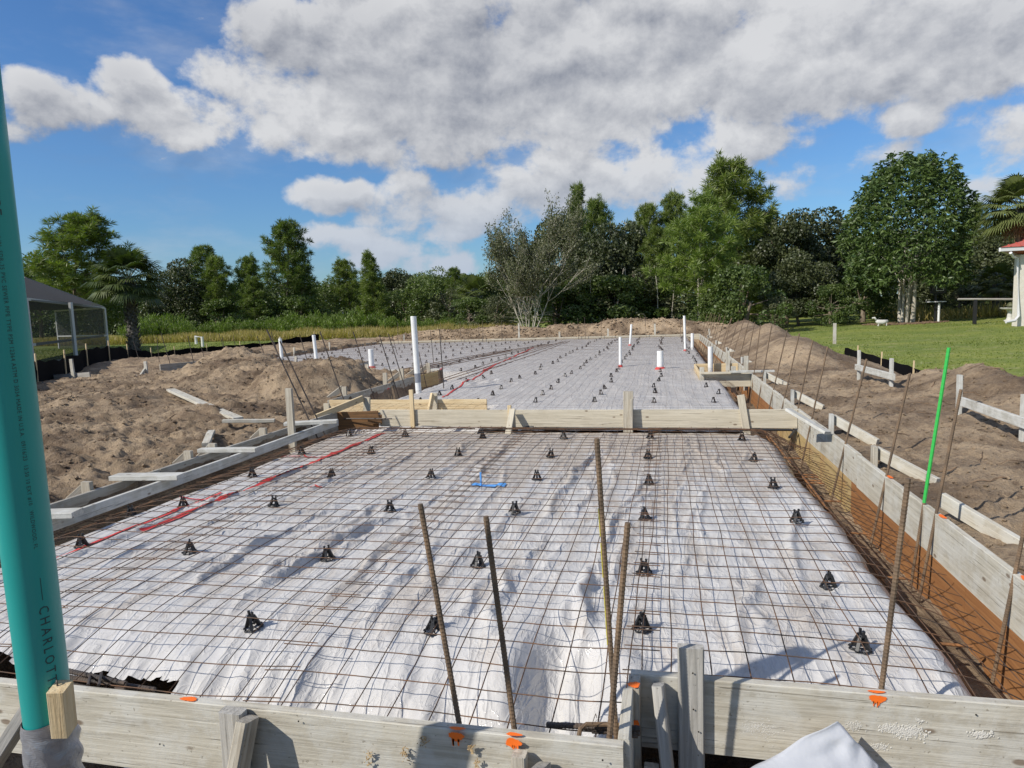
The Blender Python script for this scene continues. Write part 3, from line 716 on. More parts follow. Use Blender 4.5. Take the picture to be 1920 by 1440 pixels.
for (px, py, rx, rz, n) in [(1420, 1365, .05, .025, 60), (1440, 1375, .03, .03, 30), (1600, 1362, .022, .012, 30), (1700, 1372, .045, .018, 90), (1665, 1365, .02, .012, 30), (1840, 1378, .03, .012, 30), (1725, 1352, .012, .005, 10), (1650, 1400, .03, .01, 20)]:
    p = PY(px, py, 2.42); mb = MB()
    for k in range(n * 5):
        a = np.array((p[0] + random.gauss(0, rx * .6), 2.4205, p[2] + random.gauss(0, rz * .6))); q = random.uniform(.0012, .0032)
        mb.tube([a, a + (0, -q * .4, 0), a + (0, -q * .7, 0)], [q * 1.3, q, q * .4], 6)
    mb.build('mortar_scab', M['plaster'], fr)['kind'] = 'stuff'
M['nail'] = mat('nail_head', col=(.05, .045, .04), rough=.5, Metallic=.6)
for (px, py, Y, root) in [(448, 1380, 1.92, ff), (450, 1402, 1.92, ff), (1299, 1262, 2.375, fr), (1300, 1330, 2.375, fr), (1310, 1372, 2.375, fr), (1550, 1400, 2.418, fr), (1830, 1340, 2.418, fr), (560, 1352, 1.978, ff), (300, 1395, 1.978, ff), (1130, 1425, 1.978, ff)]:
    p = PY(px, py, Y); mb = MB(); mb.tube([p, p + (0, -.002, 0)], .003, 8); mb.build('nail', M['nail'], root)
# white plastic scrap over the board, lower right
sc = MB(); n = 30
U, V = np.meshgrid(np.linspace(0, 1, n), np.linspace(0, 1, n))
A, B, D_, E_ = PY(1570, 1352, 2.33), PY(1648, 1436, 2.30), PY(1400, 1452, 2.16), PY(1640, 1560, 2.12)
PTS = (A[None, None] * ((1 - U) * (1 - V))[..., None] + B[None, None] * (U * (1 - V))[..., None] + D_[None, None] * ((1 - U) * V)[..., None] + E_[None, None] * (U * V)[..., None])
PTS[..., 1] += .035 * np.sin(U * 5 + V * 3) * V + .015 * pn(U * 4, V * 4, 7)
PTS[..., 2] += .012 * np.sin(V * 7 + U * 9) * V
idx = np.arange(n * n).reshape(n, n)
sc.add(PTS.reshape(-1, 3), [tuple(q) for q in np.stack([idx[:-1, :-1], idx[:-1, 1:], idx[1:, 1:], idx[1:, :-1]], -1).reshape(-1, 4)])
def f_sc(t, b):
    g = t.new('ShaderNodeNewGeometry').outputs['Position']; bump(t, b, t.noise(g, 14., 3.), .4, .01)
M['scrap'] = mat('white_film', f_sc, col=(.50, .51, .53), rough=.35)
o = sc.build('plastic_flap', M['scrap'], smooth=True, loc=A); tag(o, 'crumpled white plastic flap hanging in front of the lower right form board', 'plastic sheet')
md = o.modifiers.new('s', 'SOLIDIFY'); md.thickness = .001

# stakes at the lower-left corner
lc = thing('corner_brace', 'grey stake and slanting brace at the lower left corner behind the teal pipe', 'formwork', (-2.6, 2.0, -.5))
p0 = PY(8, 1240, 2.05); 
mb = MB(); mb.bar((-2.37, 2.02, -.8), (-2.37, 2.02, -.10), .085, .04, up=(0, 1, 0)); mb.build('stake', M['grey'], lc)
mb = MB(); mb.bar((-2.30, 1.96, -.02), (-2.55, 1.80, -.45), .04, .088, up=(0, 1, .3)); mb.build('brace', M['grey'], lc)

# right form: boards, plywood lining, outside stakes and kickers
rf = thing('right_form', 'long weathered form board wall along the right side of the slab', 'formwork', (1.68, 6, -.6))
y = 2.46; k = 0
for L, dz in [(2.35, 0), (1.55, -.004), (1.55, .004), (2.6, -.003), (4.87, 0), (4.87, .004), (4.87, -.003), (4.87, .002), (3.2, 0)]:
    mb = MB(); mb.bar((1.669, y, -.143 + dz), (1.669 + random.uniform(-.006, .006), y + L - .008, -.143 + dz), .038, .286, seg=4, wob=.002)
    mb.build('board', M['form'], rf); y += L
y = 2.46
for L, m in [(1.7, 'orange'), (2.4, 'orange'), (1.25, 'yellow'), (1.2, 'yellow'), (1.7, 'yellow'), (1.6, 'orange'), (2.4, 'orange'), (2.4, 'orange'), (16.3, 'orange')]:
    mb = MB(); mb.bar((1.662, y, -.47), (1.662, y + L - .004, -.47), .018, .36, seg=2); mb.build('plywood_lining', M[m], rf); y += L
def kicker(yy, post=True, rot=.5, L=.75, ztop=.02, x=1.78):
    L *= .62
    if post:
        mb = MB(); mb.bar((x, yy, -.6), (x, yy, ztop + .06), .038, .088, up=(0, 1, 0)); mb.build('stake', M['white' if yy > 7 else 'stake'], rf)
    mb = MB(); mb.bar((x + .03, yy + .05, ztop), (x + .05 + L * math.sin(rot), yy + .05 - L * math.cos(rot), -.12), .038, .10, up=(0, 0, 1)); mb.build('kicker', M['form'], rf)
for yy in (3.35,): kicker(yy, False, .25, .6)
kicker(4.9, False, .3, 1.1, .0); kicker(6.35, True, .45, 1.0, .02); kicker(7.9, True, .55, .9, .06)
for yy in (10.2, 12.9, 16.6, 20.5, 24.5, 29): kicker(yy, True, .75, .7, .05)
for q in [(1457, 985)]: pass
for (px, py) in [(1663, 895), (1757, 969), (1902, 1087)]:
    p = P(px, py, .0); splat('paint_mark', (1.669, p[1], .0015), (0, 1, 0), (-1, 0, 0), (.05, .016), M['orangep'], rf, 0)
# left form with white rail
lf = thing('left_form', 'shaded form board wall left of the near slab with white rail beside it', 'formwork', (-4.6, 5.5, -.6))
for a, b in [(2.03, 5.35), (5.36, 8.9)]:
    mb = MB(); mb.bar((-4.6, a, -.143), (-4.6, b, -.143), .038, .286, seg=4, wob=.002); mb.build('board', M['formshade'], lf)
    mb = MB(); mb.bar((-4.592, a, -.47), (-4.592, b, -.47), .018, .36); mb.build('plywood_lining', M['brown'], lf)
mb = MB(); mb.bar((-4.255, 2.6, -.05), (-4.26, 8.25, -.045), .04, .09, seg=8, wob=.004); mb.build('rail', M['white'], lf)
for (a, b) in [((217, 897), (323, 893)), ((365, 846), (470, 843)), ((545, 796), (618, 790)), ((60, 975), (142, 962))]:
    pa, pb = P(*a, .02), P(*b, .02)
    mb = MB(); mb.bar((-4.72 if a[0] != 60 else -4.68, pa[1] + .04, .022), (-4.10, pb[1], .022), .14 if a[0] != 365 else .10, .040); mb.build('cross_piece', M['white'], lf)
for (px, py) in [(160, 915), (350, 855), (490, 800), (395, 830)]:
    p = PX(px, py, -4.68)
    mb = MB(); mb.bar((-4.66, p[1], -.6), (-4.66, p[1], .07), .088, .04, up=(0, 1, 0)); mb.build('stake', M['stake'], lf)
    mb = MB(); mb.bar((-4.70, p[1] + .06, .03), (-4.98, p[1] - .1, -.25), .04, .088, up=(0, 0, 1)); mb.build('kicker', M['stake'], lf)
p = PX(553, 835, -4.30); yy = p[1]
zt = PY(549, 728, yy)[2]
mb = MB(); mb.bar((-4.33, yy, -.62), (-4.33, yy, zt), .085, .04, up=(0, 1, 0)); mb.build('stake', M['stake'], lf)
# second left form beyond the beam
l2 = thing('left_form', 'shaded form boards left of the slab beyond the cross beam', 'formwork', (-5.35, 12.5, -.6))
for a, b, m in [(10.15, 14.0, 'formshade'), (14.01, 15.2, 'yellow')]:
    mb = MB(); mb.bar((-5.37, a, -.143), (-5.20 if m == 'yellow' else -5.36, b, -.143), .038, .286, seg=3); mb.build('board', M[m], l2)
mb = MB(); mb.bar((-5.36, 10.15, -.47), (-5.36, 15.1, -.47), .018, .36); mb.build('plywood_lining', M['orange'], l2)
for (px, py, top) in [(707, 712, 682), (727, 0, 0)][:1]:
    mb = MB(); mb.bar((-5.45, 12.7, -.6), (-5.45, 12.7, .21), .088, .04, up=(0, 1, 0)); mb.build('stake', M['stake'], l2)
for yy, h in [(10.9, .14), (13.6, .22), (14.6, .33), (15.3, .2)]:
    mb = MB(); mb.bar((-5.45, yy, -.6), (-5.45, yy, h), .088, .04, up=(0, 1, 0)); mb.build('stake', M['stake'], l2)
    mb = MB(); mb.bar((-5.50, yy + .05, .12), (-5.95, yy - .25, -.25), .04, .088, up=(0, 0, 1)); mb.build('kicker', M['stake'], l2)
sp = l2.children[0]
splat('paint_mark', (-5.347, 12.6, -.13), (0, 1, 0), (0, 0, 1), (.10, .05), M['redp'], l2, 2)
# wing front edge boards, far left boards
wf = thing('wing_form', 'pale form boards edging the left wing of the slab', 'formwork', (-10, 18, -.4))
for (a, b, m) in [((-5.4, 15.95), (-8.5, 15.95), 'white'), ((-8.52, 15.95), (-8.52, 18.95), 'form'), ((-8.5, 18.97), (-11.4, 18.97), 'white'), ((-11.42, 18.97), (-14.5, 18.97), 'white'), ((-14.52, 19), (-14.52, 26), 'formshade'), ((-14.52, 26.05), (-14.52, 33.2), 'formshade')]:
    mb = MB(); mb.bar((a[0], a[1], -.143), (b[0], b[1], -.143), .038, .286); mb.build('board', M[m], wf)
for x, y, h in [(-6.0, 15.9, .3), (-7.3, 15.9, .15), (-9.4, 18.9, .15), (-11.0, 18.9, .2), (-12.7, 18.9, .2), (-14.6, 22, .2), (-14.6, 25, .2), (-14.6, 28, .25)]:
    mb = MB(); mb.bar((x, y, -.5), (x, y, h), .088, .04, up=(0, 1, 0)); mb.build('stake', M['stake'], wf)
    mb = MB(); mb.bar((x + .04, y - .04, h - .05), (x + .25, y - .5, -.2), .04, .088, up=(0, 0, 1)); mb.build('kicker', M['stake'], wf)
pd = thing('pad_form', 'small form with white plastic and a stake on the left dirt', 'formwork', (-12.6, 15.5, -.1))
a, b = P(345, 700, .05), P(262, 716, .05)
mb = MB(); mb.bar(P(255, 711, .0), P(350, 704, .0), .04, .2); mb.build('board', M['white'], pd)
mb = MB(); mb.bar(P(300, 690, .1), P(390, 682, .1), .04, .2); mb.build('board', M['formshade'], pd)
mb = MB(); p = P(275, 705, .0); mb.bar(p + (0, 0, -.4), p + (0, 0, .38), .09, .04, up=(0, 1, 0)); mb.build('stake', M['form'], pd)
mb = MB(); p = P(371, 700, .0); mb.bar(p + (0, 0, -.4), p + (0, 0, .26), .09, .04, up=(0, 1, 0)); mb.build('stake', M['form'], pd)
mb = MB(); p = P(262, 708, .0); mb.bar(p, P(274, 690, .2), .04, .1); mb.build('brace', M['form'], pd)
# far form
fa = thing('far_form', 'pale form boards closing the far end of the slab', 'formwork', (-5, 33.25, -.2))
x = -14.5
while x < 1.6:
    e = min(x + 4.87, 1.69); mb = MB(); mb.bar((x, 33.25, -.143), (e - .01, 33.25, -.143 + random.uniform(-.006, .006)), .038, .286); mb.build('board', M['beam'], fa); x = e
for px in [(524, 0), (757, 0), (973, 0), (1049, 0), (1228, 0), (1140, 0), (1330, 0)]:
    p = PY(px[0], 630, 33.3); mb = MB(); mb.bar((p[0], 33.33, -.5), (p[0], 33.33, random.uniform(.15, .42)), .088, .04, up=(0, 1, 0)); mb.build('stake', M['form'], fa)
# cross beam
cb = thing('cross_beam', 'pale pine form beam spanning the slab across the middle', 'form beam', (-1.2, 9.08, -.1))
YB = 9.08
mb = MB(); mb.bar((-4.0, YB, -.120), (1.0, YB - .01, -.122), .038, .24, seg=6, wob=.002); mb.build('board', M['beam'], cb)
mb = MB(); mb.bar((1.01, YB - .01, -.120), (1.64, YB - .02, -.122), .038, .24); mb.build('board', M['beam'], cb)
def beamstake(px0, ptop, pbot, m, w=.08, lean=0.):
    p = PY(px0, ptop, YB - .06); q = PY(px0 + lean, pbot, YB - .06)
    mb = MB(); mb.bar((q[0], YB - .045, max(q[2], -.42)), (p[0], YB - .045, p[2]), w, .036, up=(0, 1, 0), seg=2); mb.build('stake', M[m], cb)
beamstake(770, 731, 803, 'pine', .06, 4)
beamstake(1178, 734, 815, 'stake', .13); 
beamstake(1389, 741, 815, 'beam', .09, 12)
mb = MB(); mb.bar(PY(955, 760, YB - .05), PY(958, 822, YB - .05), .05, .04, up=(0, 1, 0)); mb.build('stake', M['pine'], cb)
mb = MB(); mb.bar(PY(961, 768, YB - .09), PY(951, 824, YB - .5), .08, .04, up=(0, 1, .4)); mb.build('brace', M['beam'], cb)
mb = MB(); mb.bar(PY(1184, 748, YB - .09), PY(1184, 808, YB - .12), .035, .06, up=(0, 1, 0)); mb.build('brace', M['stake'], cb)
mb = MB(); mb.bar(PX(1478, 768, 1.30), P(1552, 812, .03), .09, .03, up=(.1, .1, 1), seg=4); mb.build('brace', M['white'], cb)
b2 = thing('short_beam', 'short fresh pine form board behind the cross beam on the left', 'form beam', (-4, 10.15, -.1))
mb = MB(); mb.bar((-5.33, 10.12, -.10), (-2.68, 10.12, -.10), .038, .22, seg=4); mb.build('board', M['pine'], b2)
mb = MB(); mb.bar(PY(815, 737, 10.07), PY(815, 790, 10.07), .09, .036, up=(0, 1, 0)); mb.build('stake', M['beam'], b2)
mb = MB(); mb.bar(PY(811, 740, 10.03), PY(803, 780, 9.7), .038, .088, up=(0, 1, .3)); mb.build('brace', M['pine'], b2)
mb = MB(); mb.bar(PY(688, 745, 9.30), PY(688, 792, 9.30), .10, .04, up=(0, 1, 0)); mb.build('stake', M['beam'], b2)
mb = MB(); mb.bar(PY(680, 747, 9.26), PY(592, 783, 8.55), .04, .088, up=(0, 0, 1)); mb.build('brace', M['pine'], b2)
mb = MB(); mb.bar((-4.6, 8.93, -.14), (-4.02, 9.05, -.14), .038, .26); mb.build('board', M['brown'], b2)
mb = MB(); p = PY(600, 765, 8.6); mb.bar((-4.9, 9.2, -.6), (-4.9, 9.2, .08), .088, .04, up=(0, 1, 0)); mb.build('stake', M['beam'], b2)
# porch box on the right
pb = thing('column_pad_form', 'square pad form of pale boards round the white pipe by the right form', 'formwork', (1.1, 14.5, -.1))
ya, yb_ = 13.75, 16.1
for a, b, m in [((.72, ya), (1.64, ya), 'beam'), ((.72, yb_), (1.64, yb_), 'pine'), ((.70, ya + .02), (.70, yb_ - .02), 'pine')]:
    mb = MB(); mb.bar((a[0], a[1], -.12), (b[0], b[1], -.12), .038, .26); mb.build('board', M[m], pb)
mb = MB(); mb.bar((.70, ya - .1, .03), (1.45, ya - .1, .03), .09, .038); mb.build('board', M['beam'], pb)
mb = MB(); mb.bar((1.25, ya - .12, .05), (2.05, ya - .12, .055), .09, .038); mb.build('board', M['white'], pb)
for x, y, h in [(.73, ya - .04, .14), (1.42, yb_ - .05, .3), (1.62, ya + .6, .3), (1.35, ya + .3, .12)]:
    mb = MB(); mb.bar((x, y, -.4), (x, y, h), .088, .04, up=(0, 1, 0)); mb.build('stake', M['form'], pb)
# batter boards on the dirt, right
def batter(root, posts, rails, X):
    for (px, pt, pb_) in posts:
        a, b = PX(px, pt, X), PX(px, pb_, X); mb = MB(); mb.bar((X, a[1], b[2] - .3), (X, a[1], a[2]), .04, .088, up=(0, 1, 0)); mb.build('post', M['white'], root)
    for (a, b) in rails:
        a, b = PX(*a, X - .04), PX(*b, X - .04); mb = MB(); mb.bar(a, b, .04, .10); mb.build('rail', M['white'], root)
b1 = thing('batter_board', 'low white batter board with two posts on the right dirt ridge', 'batter board', (3.4, 12.2, .1)); batter(b1, [(1611, 657, 692), (1672, 672, 707)], [((1605, 688), (1676, 707))], 3.4)
bb = thing('batter_board', 'white batter board reaching the right picture edge behind the green rebar', 'batter board', (3.4, 8.2, 0)); batter(bb, [(1800, 703, 772), (1922, 740, 800)], [((1802, 752), (1925, 795))], 3.4)
bl = thing('batter_board', 'grey batter board with one post at far left beside the black silt fence', 'batter board', PY(138, 710, 14))
mb = MB(); mb.bar(PY(60, 711, 14), PY(169, 702, 14), .04, .12); mb.build('rail', M['grey'], bl)
mb = MB(); mb.bar(PY(140, 722, 13.95), PY(133, 673, 13.95), .09, .04, up=(0, 1, 0)); mb.build('post', M['form'], bl)
def soil_z(x, y): return float(ground_h(np.array([[x]], float), np.array([[y]], float))[0, 0])
# loose boards on left dirt
for (a, b, w, lab, m) in [((322, 752), (447, 790), .14, 'weathered board lying slanted on the left dirt pile', 'form'), ((418, 799), (515, 793), .09, 'short pale board lying flat on dirt beside the left form', 'form'),
                          ((385, 838), (398, 822), .08, 'short board stub poking up from the dirt behind the left form', 'form')]:
    p, q = P(*a, -.02), P(*b, -.02)
    p[2] = soil_z(*p[:2]) + .06; q[2] = soil_z(*q[:2]) + .03
    mb = MB(); mb.bar(p, q, w, .04, seg=4, wob=.004); o = mb.build('loose_board', M[m], loc=p); tag(o, lab, 'board', 'loose boards on the left dirt')
# white stake marker etc.
for i, (px, py, pt, Y) in enumerate([(1228, 632, 607, 34.2), (973, 622, 606, 36), (1565, 626, 606, 22)]):
    a, b = PY(px, py, Y), PY(px, pt, Y); mb = MB(); mb.bar((a[0], Y, a[2] - .3), (a[0], Y, b[2]), .09, .04, up=(0, 1, 0))
    o = mb.build('survey_stake', M['form'], loc=a); tag(o, ['pale stake right of the far dirt heap beside tree trunks', 'small pale stake below the bare multi-stemmed tree', 'pale stake on top of the right dirt ridge'][i], 'stake')

# ------------------------------------------------------------------ rebar
def rebar(mb, p, q, r=.0095, ribs=True, sides=8):
    p = np.array(p, float); q = np.array(q, float); L = np.linalg.norm(q - p)
    if ribs:
        n = int(L / .0045); tt = np.linspace(0, 1, n + 1); rr = r * (1 + .13 * (np.arange(n + 1) % 3 == 0)) ; rr[0] = rr[-1] = r * .95
        mb.tube(p + (q - p) * tt[:, None], rr, sides)
    else: mb.tube(p + (q - p) * np.linspace(0, 1, 3)[:, None], r, 6)
fr_l = ['leftmost front upright rebar rising by an orange mark', 'second front upright rebar, between the leftmost and the crossing pair', 'tall front rebar with yellow paint crossing behind a shorter one', 'short front rebar crossing before the yellow-painted tall one', 'front right upright rebar rising behind the mortar-scabbed board']
M['yellowp'] = mat('yellow_paint', f_rust((.45, .38, .05), (.55, .48, .08)), rough=.7)
for i, (tp, bt, Y) in enumerate([((788, 945), (862, 1363), 2.05), ((911, 968), (965, 1372), 2.05), ((1119, 822), (1147, 1250), 2.16), ((1177, 980), (1142, 1392), 2.07), ((1703, 897), (1652, 1297), 2.485)]):
    a, b = PY(*tp, Y), PY(*bt, Y); d = (b - a) / np.linalg.norm(b - a); e = b + d * .45
    th = thing('rebar_dowel', fr_l[i], 'rebar', e, 'upright rebars along the front form')
    mb = MB(); rebar(mb, a, e, .0092 if i != 2 else .0085); mb.build('bar', M['rebar'], th, smooth=False)
    if i == 2:
        L = b - a; off = np.array([-.0085, -.003, 0])
        for s0_, s1_ in ((.30, .42), (.45, .60), (.64, .90)):
            mb = MB(); mb.tube([a + off + L * q for q in np.linspace(s0_, s1_, 12)], [.0022 * (1 + .3 * (k % 2)) for k in range(12)], 6); mb.build('yellow_paint', M['yellowp'], th)
RR = [((1922, 985), (1870, 1235)), ((1802, 730), (1735, 1065)), ((1779, 653), (1717, 1040)), ((1706, 700), (1640, 990)), ((1625, 673), (1567, 905)), ((1552, 650), (1510, 840)), ((1524, 638), (1495, 771)), ((1499, 625), (1466, 767)),
      ((1476, 619), (1442, 767)), ((1447, 610), (1423, 747)), ((1426, 608), (1410, 728)), ((1415, 604), (1394, 711)), ((1404, 601), (1384, 685))]
RYs = [3.64, 4.62, 4.83, 5.6, 6.82, 8.31, 9.14, 10.12, 11.11, 12.37, 13.46, 14.78, 16.35]
RR = [(PY(*a, y), PY(*b, y)) for (a, b), y in zip(RR, RYs)]
RR[0] = (RR[0][0] + (RR[0][0] - RR[0][1]) * .7, RR[0][1])
for k in range(12):
    y = 17.7 + k * 1.25; RR.append((np.array([1.95 + random.uniform(-.05, .08), y + random.uniform(-.2, .2), .95 + random.uniform(-.06, .06)]), np.array([1.6, y, -.2])))
for i, (a, b) in enumerate(RR):
    d = (b - a) / np.linalg.norm(b - a); e = b + d * max(0, (b[2] + .58) / abs(d[2]) if b[2] > -.55 else 0)
    lab = 'green-painted rebar leaning over the right form' if i == 2 else f'rusty rebar leaning outward inside the right form, {ORD[i - (i > 2)]} from the camera'
    th = thing('rebar_dowel', lab, 'rebar', e, 'leaning rebars along the right form')
    mb = MB(); rebar(mb, a, e, .0095, i < 5); mb.build('bar', M['rebar'], th)
    if i == 2:
        mb = MB(); mb.tube([a + (b - a) * s_ for s_ in np.linspace(-.003, .74, 60)], [.0108 * (1 + .06 * (j % 2)) for j in range(60)], 8); mb.build('green_paint', M['green'], th)
LR = [((500, 618), (577, 782), -4.5), ((525, 640), (593, 782), -4.5), ((600, 622), (644, 748), -5.25), ((662, 622), (702, 749), -5.25), ((711, 628), (747, 742), -5.25), ((728, 626), (753, 706), -5.25), ((785, 659), (799, 722), -5.2),
      ((807, 620), (813, 680), None), ((824, 617), (832, 728), None), ((735, 628), (745, 664), None), ((562, 628), (583, 700), None)]
for i, (tp, bt, X) in enumerate(LR):
    b = PX(*bt, X) if X else P(*bt, -.1)
    a = PY(*tp, b[1]); e = b.copy(); d = (b - a) / np.linalg.norm(b - a)
    if b[2] > -.3: e = b + d * .35
    th = thing('rebar_dowel', f'thin dark rebar leaning left near the slab left edge, {ORD[i]} from the left', 'rebar', e, 'leaning rebars along the left form')
    mb = MB(); rebar(mb, a, e, .0095, False); mb.build('bar', M['rebar_dark'], th)
FL = [((250, 640), (268, 690)), ((294, 632), (300, 692)), ((302, 625), (326, 697)), ((352, 630), (368, 695)), ((374, 640), (388, 680)), ((410, 625), (427, 668)), ((416, 628), (424, 668)), ((437, 628), (446, 670)), ((482, 630), (513, 697)), ((508, 622), (535, 697))]
for i, (tp, bt) in enumerate(FL):
    b = P(*bt, -.05); a = PY(*tp, b[1]); th = thing('rebar_dowel', f'thin rebar standing in the far left dirt before the tall grass, {ORD[i]} from the left', 'rebar', b, 'rebars in the far left dirt')
    mb = MB(); rebar(mb, a, b + (0, 0, -.2), .0095, False); mb.build('bar', M['rebar_dark'], th)
for i, px in enumerate([746, 828, 865, 898, 905, 941, 1085, 1098, 1127, 1212, 1275, 1148]):
    b = PY(px, 634, 33.1); h = random.uniform(.75, .95)
    th = thing('rebar_dowel', f'thin rebar standing at the far end form, {ORD[i]} from the left', 'rebar', (b[0], 33.1, -.3), 'rebars along the far form')
    mb = MB(); rebar(mb, (b[0] + random.uniform(-.06, .06), 33.1, h), (b[0], 33.1, -.35), .0095, False); mb.build('bar', M['rebar_dark'], th)
# footing cages: long bars in the right trench, with stirrups and ties
rc = thing('footing_rebar', 'long rusty rebars lying in the right trench beside the plastic', 'rebar', (1.4, 6, -.5))
for x, z in [(1.17, -.47), (1.24, -.50), (1.42, -.52), (1.47, -.50), (1.30, -.38)]:
    for (y0, y1) in [(2.5, 6.9), (5.9, 12.2), (11.5, 20), (19, 32)]:
        yy = np.arange(y0, y1, .2); mb = MB(); mb.tube(np.stack([x + .02 * np.sin(yy * .9 + x * 20) + random.uniform(-.02, .02), yy, z + .01 * np.sin(yy * 2 + x)], 1), .0085, 6); mb.build('bar', M['rebar_orange' if x != 1.47 else 'rebar'], rc)
for y in list(np.arange(2.9, 9, .9)) + [7.15, 7.25, 7.5]:
    mb = MB(); mb.tube([(1.02, y, -.44), (1.2, y + .01, -.46), (1.55, y - .01, -.46)], .0085, 6); mb.build('tie_bar', M['rebar_orange'], rc)
fb = thing('footing_rebar', 'black rebar hoops in the hole at lower left behind the front form', 'rebar', (-2.1, 2.2, -.3))
for (a, b, r) in [((120, 1256), (232, 1281), .010), ((115, 1268), (290, 1293), .010), ((118, 1280), (260, 1312), .0095)]:
    mb = MB(); rebar(mb, PY(*a, 2.32), PY(*b, 2.30), r); mb.build('bar', M['rebar_dark'], fb)
mb = MB(); mb.tube([PY(225, 1279, 2.30), PY(236, 1281, 2.27), PY(233, 1292, 2.26), PY(215, 1292, 2.25)], .009, 6); mb.build('hook', M['rebar_dark'], fb)
for x in (165, 185): mb = MB(); mb.tube([PY(x + 5, 1262, 2.34), PY(x, 1285, 2.2)], .006, 6); mb.build('tie', M['rebar_dark'], fb)
fc = thing('footing_rebar', 'ribbed rebars and bent hook lying low behind the front form', 'rebar', (-.25, 2.2, -.2))
for (a, b) in [((1025, 1359), (1200, 1366)), ((1110, 1370), (1200, 1374)), ((1085, 1362), (1196, 1379))]:
    mb = MB(); rebar(mb, PY(*a, 2.22), PY(*b, 2.20), .0098); mb.build('bar', M['rebar_dark'], fc)
mb = MB(); hk = [PY(1085, 1382, 2.14), PY(1088, 1366, 2.15), PY(1100, 1358, 2.17), PY(1135, 1358, 2.19), PY(1165, 1360, 2.2)]; mb.tube(hk, .008, 8); mb.build('hook', M['rebar'], fc)
mb = MB(); mb.tube([PY(1168, 1360, 2.14), PY(1168, 1384, 2.13)], .0085, 8); mb.build('hook', M['rebar'], fc)
mb = MB(); mb.tube([PY(1110, 1358, 2.16), PY(1117, 1338, 2.16), PY(1119, 1346, 2.15)], .0012, 4); mb.build('tie_wire', M['rebar_dark'], fc)
# bars under the cross beam
bb_ = thing('beam_rebar', 'long dark rebar running under the cross beam with a bent right end', 'rebar', (-1, 8.6, -.2))
a, b = P(950, 803, -.255), P(1482, 806, -.255)
mb = MB(); mb.tube([a, (a + b) / 2, b, P(1490, 808, -.26), P(1480, 820, -.3)], .016, 8); mb.build('bar', M['blackmetal'], bb_)
mb = MB(); mb.tube([P(905, 798, -.24), P(1000, 801, -.24)], .018, 8); mb.tube([P(900, 803, -.24), P(970, 806, -.24)], .018, 8); mb.tube([P(895, 812, -.23), P(950, 802, -.23)], .012, 6); mb.tube([P(700, 796, -.24), P(800, 799, -.23), P(890, 804, -.23)], .009, 6)
mb.build('bar', M['blackmetal'], bb_)
for (a, b) in [((645, 785), (735, 785)), ((640, 775), (728, 774))]:
    mb = MB(); mb.tube([P(*a, -.1), P(*b, -.1)], .01, 6); mb.build('bar', M['rebar_dark'], bb_)
ro = thing('footing_rebar', 'orange rusty long rebars crossing the far slab area diagonally beside the red line', 'rebar', (-4, 22, -.1))
for (p_, q_) in [((840, 712), (1062, 640)), ((742, 700), (1030, 645)), ((700, 706), (960, 655))]:
    p_, q_ = P(*p_, -.10), P(*q_, -.10)
    for k in range(3):
        o_ = np.array([(k - 1) * .22 + random.uniform(-.03, .03), 0, 0]); mb = MB(); mb.tube([p_ + o_, (p_ + q_) / 2 + o_ * 1.4, q_ + o_ * .7], .009, 5); mb.build('bar', M['rebar_orange'], ro)
bd = thing('dark_board', 'small black plank end lying left of the cross beam', 'board', PY(720, 788, 9.0)); mb = MB(); mb.bar(PY(690, 786, 8.95), PY(716, 786, 9.0), .04, .13); mb.build('plank', M['brown'], bd)

# ------------------------------------------------------------------ spray marks on the plastic
def stripe(a, b, w, m, lab, n=60):
    a, b = P(*a, -.11), P(*b, -.11); d = (b - a)[:2]; L = np.linalg.norm(d); d /= L; nn = np.array([-d[1], d[0]])
    n = int(L / .03) + 2; ts = np.linspace(0, L, n); wl = w * (1 + .5 * pn(ts * 4, ts * 0, 3)); wr = w * (1 + .5 * pn(ts * 5, ts * 0, 13)); of = .02 * pn(ts * 1.2, ts * 0, 33)
    cols = 4; V = []
    for j in range(cols + 1):
        q = -1 + 2 * j / cols; off = of + np.where(q > 0, wl, wr) * q
        x = a[0] + d[0] * ts + nn[0] * off; y = a[1] + d[1] * ts + nn[1] * off
        z = (bed_near(x[None].copy(), y[None].copy())[0] if a[1] < 9 else bed_far(x, y)) + .010; V.append(np.stack([x, y, z], 1))
    V = np.stack(V, 1).reshape(-1, 3); mb = MB(); c1 = cols + 1
    mb.add(V, [(i * c1 + j, i * c1 + j + 1, (i + 1) * c1 + j + 1, (i + 1) * c1 + j) for i in range(n - 1) for j in range(cols)])
    o = mb.build('spray_line', m, smooth=True, loc=a); tag(o, lab, 'paint line')
stripe((100, 1050), (345, 951), .018, M['redp'], 'red spray line on plastic from the teal pipe to the chair')
stripe((265, 998), (560, 880), .020, M['redp'], 'long red spray line running right of the other beside the left trench')
stripe((560, 880), (755, 796), .026, M['redp'], 'thick red spray line reaching the cross beam stake')
stripe((345, 951), (415, 923), .013, M['redp'], 'short red spray stroke joining the two lines by the chair')
stripe((338, 933), (410, 937), .012, M['redp'], 'red spray crossbar at the third chair row')
stripe((525, 855), (612, 857), .012, M['redp'], 'red spray crossbar at the fifth chair row')
stripe((578, 915), (604, 914), .02, M['redp'], 'short red dash alone on the plastic')
stripe((830, 746), (915, 693), .02, M['redp'], 'red spray line on plastic just beyond the short beam')
stripe((905, 695), (1000, 652), .03, M['redp'], 'faded red spray line across the far slab')
stripe((785, 712), (830, 690), .02, M['redp'], 'short red spray dash right of the white conduit')
stripe((884, 911), (948, 912), .045, M['bluep'], 'blue spray patch around the small blue stub')
